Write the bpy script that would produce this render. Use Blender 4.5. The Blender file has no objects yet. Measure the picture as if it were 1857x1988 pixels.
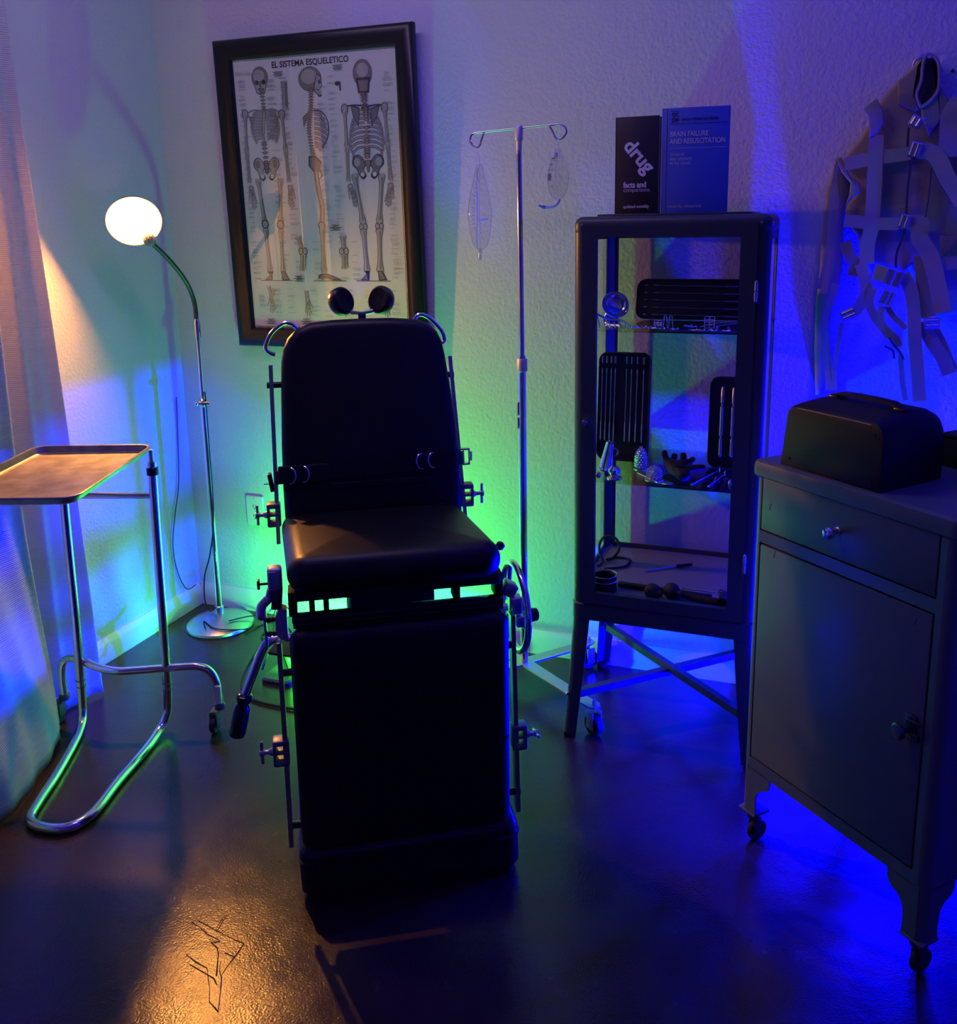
import bpy, bmesh, math, random
from mathutils import Vector, Matrix
PI = math.pi
random.seed(7)
C = bpy.context.scene.collection
scene = bpy.context.scene

# ---------------------------------------------------------------- camera
cam_data = bpy.data.cameras.new('camera')
cam = bpy.data.objects.new('camera', cam_data)
C.objects.link(cam)
cam.matrix_world = Matrix(((0.93890494, -0.05258906, 0.34013513, 0.0),
                           (0.34373439, 0.19335635, -0.91894504, 0.0),
                           (-0.01744083, 0.97971818, 0.1996199, 1.5),
                           (0, 0, 0, 1)))
cam_data.sensor_fit = 'HORIZONTAL'
cam_data.sensor_width = 36.0
cam_data.lens = 36.0 * 1763.0 / 1857.0
cam_data.shift_x = 0.0
cam_data.shift_y = -(994.0 - 788.1) / 1857.0
cam_data.clip_start = 0.02
scene.camera = cam

# ---------------------------------------------------------------- view and world
scene.view_settings.view_transform = 'Standard'
scene.view_settings.look = 'None'
scene.view_settings.gamma = 1.0
scene.view_settings.use_curve_mapping = False
scene.view_settings.exposure = 0.0
world = bpy.data.worlds.new('world')
scene.world = world
world.use_nodes = True
world.node_tree.nodes['Background'].inputs[0].default_value = (0.02, 0.02, 0.12, 1)
world.node_tree.nodes['Background'].inputs[1].default_value = 0.0

# ---------------------------------------------------------------- lights of the room and an added fill
def light(name, kind, loc, energy, color, size=0.05, target=None, size_y=None, spot=None, blend=0.5):
    d = bpy.data.lights.new(name, kind)
    d.energy = energy
    d.color = color
    if kind == 'AREA':
        d.shape = 'RECTANGLE' if size_y else 'DISK'
        d.size = size
        if size_y: d.size_y = size_y
    else:
        d.shadow_soft_size = size
    if kind == 'SPOT':
        d.spot_size = spot; d.spot_blend = blend
    o = bpy.data.objects.new(name, d)
    C.objects.link(o)
    o.location = loc
    if target is not None:
        o.rotation_euler = (Vector(target) - Vector(loc)).to_track_quat('-Z', 'Y').to_euler()
    return o

# blue floor lamp behind the enamel cabinet, green floor lamp behind the chair,
# plus an added violet fill under the ceiling, standing in for ambient light
light('blue_floor_light', 'POINT', (0.27, 2.665, 0.055), 640.0, (0.0003, 0.0002, 1.0), 0.025)
light('green_floor_light', 'AREA', (-1.53, 2.40, 0.06), 24.0, (0.04, 1.0, 0.05), 0.07, (-1.62, 3.1, 0.30))
light('violet_ceiling_fill', 'AREA', (-1.3, 1.8, 2.66), 5.0, (0.80, 0.52, 1.0), 1.2, (-1.4, 2.7, 0.8), 0.12)

# ---------------------------------------------------------------- materials
def mat(name, col, rough=0.5, metal=0.0, bump=None, vary=None, spec=0.5, coat=0.0, sheen=0.0):
    m = bpy.data.materials.new(name)
    m.use_nodes = True
    nt = m.node_tree
    b = nt.nodes['Principled BSDF']
    b.inputs['Base Color'].default_value = (*col, 1)
    b.inputs['Roughness'].default_value = rough
    b.inputs['Metallic'].default_value = metal
    b.inputs['Specular IOR Level'].default_value = spec
    if coat:
        b.inputs['Coat Weight'].default_value = coat
        b.inputs['Coat Roughness'].default_value = 0.1
    if sheen: b.inputs['Sheen Weight'].default_value = sheen
    tc = nt.nodes.new('ShaderNodeTexCoord')
    if bump:
        scale, strength, dist = bump
        n = nt.nodes.new('ShaderNodeTexNoise')
        n.inputs['Scale'].default_value = scale
        n.inputs['Detail'].default_value = 3.0
        bp = nt.nodes.new('ShaderNodeBump')
        bp.inputs['Strength'].default_value = strength
        bp.inputs['Distance'].default_value = dist
        nt.links.new(tc.outputs['Object'], n.inputs['Vector'])
        nt.links.new(n.outputs['Fac'], bp.inputs['Height'])
        nt.links.new(bp.outputs['Normal'], b.inputs['Normal'])
    if vary:
        scale, col2, amt = vary
        n = nt.nodes.new('ShaderNodeTexNoise')
        n.inputs['Scale'].default_value = scale
        n.inputs['Detail'].default_value = 6.0
        rp = nt.nodes.new('ShaderNodeValToRGB')
        rp.color_ramp.elements[0].position = 0.5 - amt
        rp.color_ramp.elements[1].position = 0.5 + amt
        rp.color_ramp.elements[0].color = (*col, 1)
        rp.color_ramp.elements[1].color = (*col2, 1)
        nt.links.new(tc.outputs['Object'], n.inputs['Vector'])
        nt.links.new(n.outputs['Fac'], rp.inputs['Fac'])
        nt.links.new(rp.outputs['Color'], b.inputs['Base Color'])
    return m

def clear(name, tint=(1, 1, 1), gloss=1.0, rough=0.02, edge=0.15):
    """thin clear pane: see-through with a sharp reflection"""
    m = bpy.data.materials.new(name)
    m.use_nodes = True
    nt = m.node_tree
    nt.nodes.remove(nt.nodes['Principled BSDF'])
    out = nt.nodes['Material Output']
    t = nt.nodes.new('ShaderNodeBsdfTransparent'); t.inputs[0].default_value = (*tint, 1)
    g = nt.nodes.new('ShaderNodeBsdfGlossy'); g.inputs['Roughness'].default_value = rough
    g.inputs['Color'].default_value = (gloss, gloss, gloss, 1)
    mx = nt.nodes.new('ShaderNodeMixShader')
    f = nt.nodes.new('ShaderNodeFresnel'); f.inputs['IOR'].default_value = 1.0 + edge * 3.3
    ge = nt.nodes.new('ShaderNodeNewGeometry'); sb = nt.nodes.new('ShaderNodeMath'); sb.operation = 'SUBTRACT'
    sb.inputs[0].default_value = 1.0; nt.links.new(ge.outputs['Backfacing'], sb.inputs[1])
    mu = nt.nodes.new('ShaderNodeMath'); mu.operation = 'MULTIPLY'
    nt.links.new(f.outputs[0], mu.inputs[0]); nt.links.new(sb.outputs[0], mu.inputs[1])
    nt.links.new(mu.outputs[0], mx.inputs[0])
    nt.links.new(t.outputs[0], mx.inputs[1]); nt.links.new(g.outputs[0], mx.inputs[2])
    nt.links.new(mx.outputs[0], out.inputs['Surface'])
    return m

def emit(name, col, s):
    m = bpy.data.materials.new(name)
    m.use_nodes = True
    nt = m.node_tree
    b = nt.nodes['Principled BSDF']
    b.inputs['Emission Color'].default_value = (*col, 1)
    b.inputs['Emission Strength'].default_value = s
    return m

M = {}
M['wall'] = mat('orange_peel_plaster', (0.62, 0.62, 0.60), 0.85, bump=(95.0, 0.5, 0.006), spec=0.25)
M['wall_smooth'] = mat('plain_plaster', (0.22, 0.22, 0.24), 0.9)
M['trim'] = mat('white_trim_paint', (0.7, 0.7, 0.68), 0.4)
M['ceiling'] = mat('ceiling_paint', (0.5, 0.5, 0.5), 0.9)
M['chrome'] = mat('chrome', (0.78, 0.78, 0.78), 0.13, 1.0)
M['brushed'] = mat('brushed_steel', (0.62, 0.60, 0.58), 0.3, 1.0)
M['steel_tray'] = mat('worn_steel', (0.46, 0.42, 0.39), 0.40, 1.0, bump=(60, 0.1, 0.002), vary=(16, (0.28, 0.25, 0.23), 0.14))
M['nickel'] = mat('satin_nickel', (0.55, 0.54, 0.52), 0.35, 1.0)
M['alu'] = mat('matt_aluminium', (0.55, 0.55, 0.56), 0.5, 0.9)
M['clamp'] = mat('cast_clamp_metal', (0.30, 0.29, 0.28), 0.42, 0.85)
M['vinyl'] = mat('black_vinyl', (0.006, 0.006, 0.006), 0.40, bump=(220, 0.25, 0.0012), spec=0.38)
M['black'] = mat('black_plastic', (0.008, 0.008, 0.009), 0.3, spec=0.45)
M['blackmatt'] = mat('black_matt', (0.010, 0.010, 0.011), 0.65, spec=0.3)
M['blackgloss'] = mat('black_gloss', (0.010, 0.010, 0.011), 0.12)
M['gunmetal'] = mat('dark_metal', (0.10, 0.10, 0.105), 0.38, 0.8)
M['frame'] = mat('black_lacquer_frame', (0.010, 0.008, 0.007), 0.34, spec=0.42)
M['paper'] = mat('poster_paper', (0.74, 0.72, 0.68), 0.6)
M['ink'] = mat('print_ink', (0.035, 0.03, 0.03), 0.7)
M['sepia'] = mat('print_sepia', (0.24, 0.20, 0.17), 0.7)
M['bone'] = mat('print_bone', (0.46, 0.42, 0.37), 0.7)
M['fine'] = mat('print_fine_text', (0.33, 0.32, 0.31), 0.7)
M['slate'] = mat('slate_green_paint', (0.038, 0.048, 0.044), 0.42)
M['enamel'] = mat('grey_green_enamel', (0.115, 0.145, 0.135), 0.42, vary=(3.0, (0.10, 0.13, 0.12), 0.2))
M['rubber'] = mat('black_rubber', (0.009, 0.009, 0.009), 0.7)
M['rubbergrey'] = mat('grey_caster_plastic', (0.07, 0.07, 0.07), 0.5)
M['plate'] = mat('white_outlet_plastic', (0.72, 0.72, 0.70), 0.4)
M['dark'] = mat('dark_slot', (0.01, 0.01, 0.01), 0.8)
M['canvas'] = mat('natural_canvas', (0.34, 0.29, 0.15), 0.9, bump=(300, 0.35, 0.0012), vary=(6, (0.29, 0.24, 0.12), 0.2))
M['webbing'] = mat('cotton_webbing', (0.38, 0.33, 0.175), 0.85, bump=(500, 0.3, 0.001))
M['lining'] = mat('dark_lining', (0.05, 0.045, 0.04), 0.9)
M['shade_out'] = mat('grey_lamp_enamel', (0.22, 0.21, 0.20), 0.4)
M['shade_in'] = mat('white_lamp_enamel', (0.9, 0.88, 0.82), 0.5)
M['bulb'] = emit('warm_bulb', (1.0, 0.37, 0.07), 2800.0)
M['book_blue'] = mat('blue_cloth_cover', (0.05, 0.10, 0.50), 0.45)
M['book_black'] = mat('black_cover', (0.012, 0.010, 0.012), 0.5)
M['print_white'] = mat('white_print', (0.62, 0.62, 0.66), 0.6)
M['print_navy'] = mat('navy_print', (0.012, 0.02, 0.10), 0.6)
M['pages'] = mat('page_block', (0.6, 0.58, 0.5), 0.8)
M['leather'] = mat('black_leatherette', (0.005, 0.005, 0.005), 0.5, bump=(260, 0.35, 0.001), spec=0.3)
M['worn'] = mat('worn_edge', (0.30, 0.22, 0.16), 0.7)
M['deck'] = mat('slate_deck', (0.16, 0.15, 0.15), 0.45)
M['glass'] = clear('window_glass', (0.985, 0.99, 0.985), edge=0.13)
M['shelfglass'] = clear('shelf_glass', (0.86, 0.92, 0.90), edge=0.12)
M['pane'] = clear('picture_glass', (0.97, 0.97, 0.97), edge=0.26, rough=0.015)
M['bag'] = clear('clear_vinyl_bag', (0.93, 0.93, 0.95), edge=0.13, rough=0.08)
M['seam'] = mat('clear_seam', (0.75, 0.75, 0.78), 0.15, spec=0.9)
M['seam'].node_tree.nodes['Principled BSDF'].inputs['Alpha'].default_value = 0.5
M['blue_plastic'] = mat('pale_blue_plastic', (0.35, 0.40, 0.80), 0.3)

def floor_material():
    m = mat('stained_concrete', (0.050, 0.030, 0.022), 0.30, spec=0.55)
    nt = m.node_tree; b = nt.nodes['Principled BSDF']
    tc = nt.nodes.new('ShaderNodeTexCoord')
    n1 = nt.nodes.new('ShaderNodeTexNoise'); n1.inputs['Scale'].default_value = 2.3; n1.inputs['Detail'].default_value = 8
    rp = nt.nodes.new('ShaderNodeValToRGB')
    rp.color_ramp.elements[0].position = 0.32; rp.color_ramp.elements[0].color = (0.020, 0.012, 0.009, 1)
    rp.color_ramp.elements[1].position = 0.70; rp.color_ramp.elements[1].color = (0.050, 0.028, 0.018, 1)
    nt.links.new(tc.outputs['Object'], n1.inputs['Vector'])
    nt.links.new(n1.outputs['Fac'], rp.inputs['Fac'])
    nt.links.new(rp.outputs['Color'], b.inputs['Base Color'])
    n2 = nt.nodes.new('ShaderNodeTexNoise'); n2.inputs['Scale'].default_value = 210; n2.inputs['Detail'].default_value = 2
    n3 = nt.nodes.new('ShaderNodeTexNoise'); n3.inputs['Scale'].default_value = 9; n3.inputs['Detail'].default_value = 3
    ad = nt.nodes.new('ShaderNodeMath'); ad.operation = 'MULTIPLY_ADD'; ad.inputs[1].default_value = 4.0
    nt.links.new(tc.outputs['Object'], n2.inputs['Vector']); nt.links.new(tc.outputs['Object'], n3.inputs['Vector'])
    nt.links.new(n3.outputs['Fac'], ad.inputs[0]); nt.links.new(n2.outputs['Fac'], ad.inputs[2])
    bp = nt.nodes.new('ShaderNodeBump'); bp.inputs['Strength'].default_value = 0.35; bp.inputs['Distance'].default_value = 0.0012
    nt.links.new(ad.outputs[0], bp.inputs['Height']); nt.links.new(bp.outputs['Normal'], b.inputs['Normal'])
    mr = nt.nodes.new('ShaderNodeMapRange'); mr.inputs['To Min'].default_value = 0.13; mr.inputs['To Max'].default_value = 0.34
    nt.links.new(n3.outputs['Fac'], mr.inputs['Value']); nt.links.new(mr.outputs[0], b.inputs['Roughness'])
    return m
M['floor'] = floor_material()

def curtain_material():
    m = bpy.data.materials.new('ribbed_sheer_cloth')
    m.use_nodes = True
    nt = m.node_tree; b = nt.nodes['Principled BSDF']; out = nt.nodes['Material Output']
    b.inputs['Base Color'].default_value = (0.66, 0.66, 0.66, 1); b.inputs['Roughness'].default_value = 0.8
    b.inputs['Specular IOR Level'].default_value = 0.2
    tc = nt.nodes.new('ShaderNodeTexCoord')
    w = nt.nodes.new('ShaderNodeTexWave'); w.wave_type = 'BANDS'; w.bands_direction = 'Z'
    w.inputs['Scale'].default_value = 55.0; w.inputs['Distortion'].default_value = 0.4
    nt.links.new(tc.outputs['Object'], w.inputs['Vector'])
    bp = nt.nodes.new('ShaderNodeBump'); bp.inputs['Strength'].default_value = 0.5; bp.inputs['Distance'].default_value = 0.002
    nt.links.new(w.outputs['Fac'], bp.inputs['Height']); nt.links.new(bp.outputs['Normal'], b.inputs['Normal'])
    tr = nt.nodes.new('ShaderNodeBsdfTranslucent'); tr.inputs[0].default_value = (0.6, 0.6, 0.6, 1)
    mx = nt.nodes.new('ShaderNodeMixShader'); mx.inputs[0].default_value = 0.3
    nt.links.new(b.outputs[0], mx.inputs[1]); nt.links.new(tr.outputs[0], mx.inputs[2])
    nt.links.new(mx.outputs[0], out.inputs['Surface'])
    return m
M['curtain'] = curtain_material()

# ---------------------------------------------------------------- mesh helpers
def V(*a): return Vector(a)

def crv(pts, k=6, closed=False):
    """smooth path through the points"""
    P = [Vector(p) for p in pts]; n = len(P); out = []
    rng = range(n) if closed else range(n - 1)
    for i in rng:
        if closed: a, b, c, d = P[(i - 1) % n], P[i], P[(i + 1) % n], P[(i + 2) % n]
        else: a, b, c, d = P[max(i - 1, 0)], P[i], P[i + 1], P[min(i + 2, n - 1)]
        for j in range(k):
            t = j / k
            out.append(0.5 * ((2 * b) + (c - a) * t + (2 * a - 5 * b + 4 * c - d) * t * t + (3 * b - a - 3 * c + d) * t ** 3))
    if not closed: out.append(P[-1])
    return out

def rrect(x0, x1, y0, y1, r, n=5):
    """rounded rectangle outline, counter-clockwise; r may be four radii (bl, br, tr, tl)"""
    if not hasattr(r, '__len__'): r = (r,) * 4
    out = []
    for (cx, cy, a0, q) in ((x0, y0, PI, 0), (x1, y0, 1.5 * PI, 1), (x1, y1, 0, 2), (x0, y1, 0.5 * PI, 3)):
        rr = r[q]
        sx = 1 if q in (0, 3) else -1; sy = 1 if q in (0, 1) else -1
        ccx, ccy = cx + sx * rr, cy + sy * rr
        for i in range(n + 1):
            a = a0 + 0.5 * PI * i / n
            out.append((ccx + rr * math.cos(a), ccy + rr * math.sin(a)))
    return out

def inset2d(poly, d):
    n = len(poly); out = []
    for i in range(n):
        p0 = Vector(poly[i - 1]); p = Vector(poly[i]); p1 = Vector(poly[(i + 1) % n])
        e0 = (p - p0); e1 = (p1 - p)
        if e0.length < 1e-9: e0 = e1
        if e1.length < 1e-9: e1 = e0
        n0 = Vector((-e0.y, e0.x)).normalized(); n1 = Vector((-e1.y, e1.x)).normalized()
        nn = (n0 + n1)
        if nn.length < 1e-6: nn = n0
        nn.normalize()
        k = max(nn.dot(n0), 0.5)
        q = p + nn * (d / k)
        out.append((q.x, q.y))
    return out

class MB:
    def __init__(self):
        self.bm = bmesh.new(); self.mi = 0
    def _f(self, vs):
        try:
            f = self.bm.faces.new(vs); f.material_index = self.mi
        except ValueError: pass
    def box(self, c, s, rot=None, bev=0.0, seg=2):
        r = bmesh.ops.create_cube(self.bm, size=1.0)
        vs = r['verts']
        bmesh.ops.scale(self.bm, vec=Vector(s), verts=vs)
        if bev > 0:
            es = list({e for v in vs for e in v.link_edges})
            rb = bmesh.ops.bevel(self.bm, geom=es, offset=bev, segments=seg, affect='EDGES', profile=0.5)
            fs = rb['faces']; vs = list({v for f in fs for v in f.verts} | {v for v in vs if v.is_valid})
        T = Matrix.Translation(Vector(c))
        if rot is not None: T = T @ rot.to_4x4()
        bmesh.ops.transform(self.bm, matrix=T, verts=vs)
        for f in {f for v in vs for f in v.link_faces}: f.material_index = self.mi
        return self
    def loft(self, rings, closed=True, cap=True):
        R = [[self.bm.verts.new(p) for p in ring] for ring in rings]
        n = len(R[0])
        for a, b in zip(R[:-1], R[1:]):
            for i in range(n if closed else n - 1):
                j = (i + 1) % n
                self._f((a[i], a[j], b[j], b[i]))
        if cap:
            self._f(list(reversed(R[0]))); self._f(R[-1])
        return self
    def tube(self, pts, r, n=10, closed=False, cap=True, flat=None):
        """round (or flat, when flat=(normal, w, t)) section swept along the points"""
        P = [Vector(p) for p in pts]; m = len(P)
        rr = r if hasattr(r, '__len__') else [r] * m
        rings = []; up = None
        for i, p in enumerate(P):
            if closed: t = P[(i + 1) % m] - P[i - 1]
            else: t = P[min(i + 1, m - 1)] - P[max(i - 1, 0)]
            if t.length < 1e-9: t = Vector((0, 0, 1))
            t.normalize()
            if up is None:
                up = Vector((0, 0, 1)) if abs(t.z) < 0.9 else Vector((0, 1, 0))
            x = up.cross(t)
            if x.length < 1e-6: x = t.orthogonal()
            x.normalize(); y = t.cross(x).normalized(); up = y
            rings.append([p + (x * math.cos(2 * PI * k / n) + y * math.sin(2 * PI * k / n)) * rr[i] for k in range(n)])
        if closed:
            R = [[self.bm.verts.new(q) for q in ring] for ring in rings]
            for i in range(m):
                a, b = R[i], R[(i + 1) % m]
                for k in range(n):
                    self._f((a[k], a[(k + 1) % n], b[(k + 1) % n], b[k]))
        else: self.loft(rings, True, cap)
        return self
    def cyl(self, a, b, r, r2=None, n=16):
        return self.tube([a, b], [r, r if r2 is None else r2], n)
    def bar(self, a, b, w, t, up=(0, 0, 1)):
        """rectangular bar: w along side, t along up"""
        a = Vector(a); b = Vector(b); d = (b - a).normalized(); u = Vector(up)
        s = d.cross(u).normalized(); u = s.cross(d).normalized()
        ring = lambda p: [p + s * w / 2 * i + u * t / 2 * j for i, j in ((-1, -1), (1, -1), (1, 1), (-1, 1))]
        return self.loft([ring(a), ring(b)])
    def lathe(self, prof, o=(0, 0, 0), axis=(0, 0, 1), n=24, cap=True):
        ax = Vector(axis).normalized(); x = ax.orthogonal().normalized(); y = ax.cross(x); o = Vector(o)
        rings = [[o + ax * h + (x * math.cos(2 * PI * k / n) + y * math.sin(2 * PI * k / n)) * max(r, 1e-5) for k in range(n)] for r, h in prof]
        return self.loft(rings, True, cap)
    def ball(self, c, r, rot=None, n=16):
        r = r if hasattr(r, '__len__') else (r, r, r)
        q = bmesh.ops.create_uvsphere(self.bm, u_segments=n, v_segments=max(6, n // 2), radius=1.0)
        T = Matrix.Translation(Vector(c))
        if rot is not None: T = T @ rot.to_4x4()
        T = T @ Matrix.Diagonal((*r, 1))
        bmesh.ops.transform(self.bm, matrix=T, verts=q['verts'])
        for f in {f for v in q['verts'] for f in v.link_faces}: f.material_index = self.mi
        return self
    def torus(self, c, R, r, axis=(0, 0, 1), n=28, m=8, a0=0, a1=2 * PI, sx=1.0):
        ax = Vector(axis).normalized(); x = ax.orthogonal().normalized(); y = ax.cross(x); c = Vector(c)
        full = abs(a1 - a0 - 2 * PI) < 1e-6
        N = n if full else n + 1
        pts = [c + x * math.cos(a0 + (a1 - a0) * k / n) * R * sx + y * math.sin(a0 + (a1 - a0) * k / n) * R for k in range(N)]
        return self.tube(pts, r, m, closed=full)
    def prism(self, poly, f0, f1):
        """polygon (list of 2D points) between two mappings 2D->3D"""
        return self.loft([[Vector(f0(p)) for p in poly], [Vector(f1(p)) for p in poly]])
    def pillow(self, poly, t, r, fmap, crown=0.0, seg=5, back=True):
        """cushion: outline with rounded edges; fmap(x, y, h) -> 3D"""
        L = []
        if back:
            for i in range(seg + 1):
                a = 0.5 * PI * i / seg
                L.append((r * (1 - math.sin(a)), -t / 2 + r - r * math.cos(a)))
        else: L.append((0, -t / 2))
        for i in range(seg + 1):
            a = 0.5 * PI * i / seg
            L.append((r * (1 - math.cos(a)), t / 2 - r + r * math.sin(a)))
        rings = [[Vector(fmap(x, y, h)) for x, y in inset2d(poly, d)] for d, h in L]
        if crown:
            last = inset2d(poly, r); cx = sum(p[0] for p in last) / len(last); cy = sum(p[1] for p in last) / len(last)
            for s in (0.86, 0.66, 0.4, 0.12):
                rings.append([Vector(fmap(cx + (x - cx) * s, cy + (y - cy) * s, t / 2 + crown * (1 - s * s) ** 0.8)) for x, y in last])
        return self.loft(rings)
    def build(self, name, m, parent=None, world=True, smooth=35, label=None):
        bm = self.bm
        bmesh.ops.recalc_face_normals(bm, faces=bm.faces)
        if parent is not None and world:
            inv = parent.matrix_basis.inverted()
            p = parent.parent
            if p is not None: inv = inv @ p.matrix_basis.inverted()
            bmesh.ops.transform(bm, matrix=inv, verts=bm.verts)
        lim = math.radians(smooth)
        for f in bm.faces: f.smooth = True
        for e in bm.edges:
            if len(e.link_faces) == 2:
                try: e.smooth = e.calc_face_angle() < lim
                except ValueError: pass
        me = bpy.data.meshes.new(name)
        bm.to_mesh(me); bm.free()
        for x in (m if isinstance(m, (list, tuple)) else [m]): me.materials.append(x)
        o = bpy.data.objects.new(name, me)
        C.objects.link(o)
        if parent is not None: o.parent = parent
        if label: o['label'] = label
        return o

def tag(o, label, cat, group=None):
    o['label'] = label; o['category'] = cat
    if group: o['group'] = group
    return o
def thing(name, label, cat, loc=(0, 0, 0), rz=0.0, group=None):
    o = bpy.data.objects.new(name, None)
    C.objects.link(o)
    o.matrix_basis = Matrix.Translation(Vector(loc)) @ Matrix.Rotation(rz, 4, 'Z')
    o.empty_display_size = 0.05
    return tag(o, label, cat, group)
def struct(o):
    o['kind'] = 'structure'
    return o
def rot(axis, deg): return Matrix.Rotation(math.radians(deg), 3, axis)

def text_mesh(s, size, fmap, m, name, parent, align='LEFT', bold=0.0, world=True, sx=1.0, label=None):
    """lettering as a thin mesh; fmap(x, y, h) -> 3D"""
    cu = bpy.data.curves.new('letters', 'FONT'); cu.body = s; cu.size = size; cu.align_x = align
    cu.extrude = 0.0003; cu.offset = bold; cu.resolution_u = 3
    o = bpy.data.objects.new('letters', cu); C.objects.link(o)
    dg = bpy.context.evaluated_depsgraph_get(); dg.update()
    me = bpy.data.meshes.new_from_object(o.evaluated_get(dg))
    bpy.data.objects.remove(o); bpy.data.curves.remove(cu)
    mb = MB(); mb.bm.from_mesh(me); bpy.data.meshes.remove(me)
    for v in mb.bm.verts: v.co = Vector(fmap(v.co.x * sx, v.co.y, v.co.z + 0.0004))
    return mb.build(name, m, parent, world, label=label)
# ================================================================ SETTING
X0, X1, Y0, Y1, H = -2.275, 2.4, -1.6, 2.859, 2.74
def slab(name, x0, x1, y0, y1, z0, z1, m, bev=0):
    return struct(MB().box(((x0 + x1) / 2, (y0 + y1) / 2, (z0 + z1) / 2), (x1 - x0, y1 - y0, z1 - z0), bev=bev).build(name, m))
floor = slab('floor', X0 - .1, X1 + .1, Y0 - .1, Y1 + .1, -0.1, 0.0, M['floor'])
slab('ceiling', X0 - .1, X1 + .1, Y0 - .1, Y1 + .1, H, H + .1, M['ceiling'])
slab('wall_back', X0 - .1, X1 + .1, Y1, Y1 + .1, 0, H, M['wall'])
slab('wall_left', X0 - .1, X0, Y0, Y1, 0, H, M['wall'])
slab('wall_right', X1, X1 + .1, Y0, Y1, 0, H, M['wall_smooth'])
slab('wall_front', X0 - .1, X1 + .1, Y0 - .1, Y0, 0, H, M['wall_smooth'])
def baseboard(name, a, b, nrm):
    prof = [(0, 0), (0.014, 0), (0.014, 0.066), (0.011, 0.074), (0.007, 0.081), (0.005, 0.0885), (0, 0.090)]
    a = Vector(a); b = Vector(b); nrm = Vector(nrm)
    ring = lambda p: [p + nrm * x + Vector((0, 0, z)) for x, z in prof]
    return struct(MB().loft([ring(a), ring(b)]).build(name, M['trim']))
baseboard('baseboard_back', (X0, Y1, 0), (X1, Y1, 0), (0, -1, 0))
baseboard('baseboard_left', (X0, Y1 - 0.014, 0), (X0, Y0, 0), (1, 0, 0))
# old scratches cut in the floor
SCR = [[(-1.2118, 1.3995), (-1.1862, 1.3925), (-1.1544, 1.3803), (-1.1205, 1.3754)], [(-1.2017, 1.4077), (-1.1526, 1.3979), (-1.0998, 1.3885), (-1.0673, 1.3847)], [(-1.1512, 1.4427), (-1.1419, 1.3923)], [(-1.1546, 1.4399), (-1.148, 1.3933)], [(-1.0664, 1.3835), (-1.0641, 1.3522), (-1.064, 1.3196), (-1.0625, 1.3034)], [(-1.1188, 1.373), (-1.1348, 1.3644), (-1.1147, 1.3565), (-1.1015, 1.3436), (-1.0706, 1.2938)], [(-1.1656, 1.32), (-1.1331, 1.3098), (-1.1008, 1.3041), (-1.0826, 1.2829), (-1.064, 1.2626), (-1.046, 1.2364), (-1.014, 1.2223)], [(-1.1448, 1.3015), (-1.1013, 1.2928), (-1.0717, 1.2867), (-1.0564, 1.2758)], [(-1.0898, 1.3505), (-1.0647, 1.3476)], [(-1.085, 1.3278), (-1.0725, 1.3069), (-1.0567, 1.2918), (-1.0396, 1.2644), (-1.0176, 1.2272)]]
for pts in SCR:
    mb = MB()
    mb.tube([(x, y, 0.0004) for x, y in pts], [0.0006 + 0.0011 * random.random() for _ in pts], 6)
    for v in mb.bm.verts: v.co.z = max(0.0002, min(v.co.z, 0.0012))
    struct(mb.build('scratch', M['dark'], floor))
nail = thing('wall_nail', 'small dark nail head in the back wall, right of the hanging jacket collar', 'nail', (0.318, 2.859, 1.873))
MB().lathe([(0.0015, 0), (0.0015, 0.008), (0.004, 0.008), (0.005, 0.010), (0.001, 0.012)], (0.318, 2.862, 1.873), (0, -1, 0), 12).build('nail_head', M['gunmetal'], nail)

# ================================================================ CURTAIN
HEM = [(-2.122, 2.137), (-2.140, 2.085), (-2.160, 2.025), (-2.205, 1.985), (-2.215, 1.945), (-2.150, 1.920), (-2.098, 1.924), (-2.060, 1.885), (-1.985, 1.780), (-1.940, 1.675), (-1.900, 1.568), (-1.885, 1.480), (-1.830, 1.37), (-1.74, 1.24), (-1.66, 1.10), (-1.60, 0.95)]
TOP = [(-2.135, 2.062), (-2.150, 2.025), (-2.165, 1.990), (-2.205, 1.955), (-2.215, 1.920), (-2.160, 1.892), (-2.112, 1.896), (-2.122, 1.83), (-2.120, 1.74), (-2.105, 1.64), (-2.120, 1.54), (-2.100, 1.44), (-2.10, 1.33), (-2.08, 1.20), (-2.06, 1.07), (-2.04, 0.92)]
HEMC = crv([(x, y, 0) for x, y in HEM], 10); TOPC = crv([(x, y, 0) for x, y in TOP], 10)
def curtain_x(t, z):
    i = min(int(t * (len(HEMC) - 1)), len(HEMC) - 2); f = t * (len(HEMC) - 1) - i
    a = HEMC[i].lerp(HEMC[i + 1], f); b = TOPC[i].lerp(TOPC[i + 1], f)
    k = min(z / 0.80, 1.0); k = k * k * (3 - 2 * k)
    # the far edge keeps leaning all the way up; the near layer has drawn back by tray height
    kk = (z / 2.2) * (1 - min(t * 2.4, 1)) + k * min(t * 2.4, 1)
    p = a.lerp(b, min(kk, 1.15))
    f = 0.0035 * math.sin(t * 95 + 1.5 * math.sin(z * 1.3)) + 0.004 * math.sin(t * 41 + z * 2.1)
    return Vector((p.x + f * 0.9, p.y + f * 0.35))
mb = MB(); NU, NV = 150, 60
grid = []
for j in range(NV + 1):
    z = 0.008 + (2.55 - 0.008) * (j / NV) ** 1.05
    row = []
    for i in range(NU + 1):
        t = i / NU; p = curtain_x(t, z)
        row.append(mb.bm.verts.new((p.x, p.y, z + (0.006 * math.sin(t * 40) if j == 0 else 0))))
    grid.append(row)
for j in range(NV):
    for i in range(NU): mb._f((grid[j][i], grid[j][i + 1], grid[j + 1][i + 1], grid[j + 1][i]))
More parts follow.
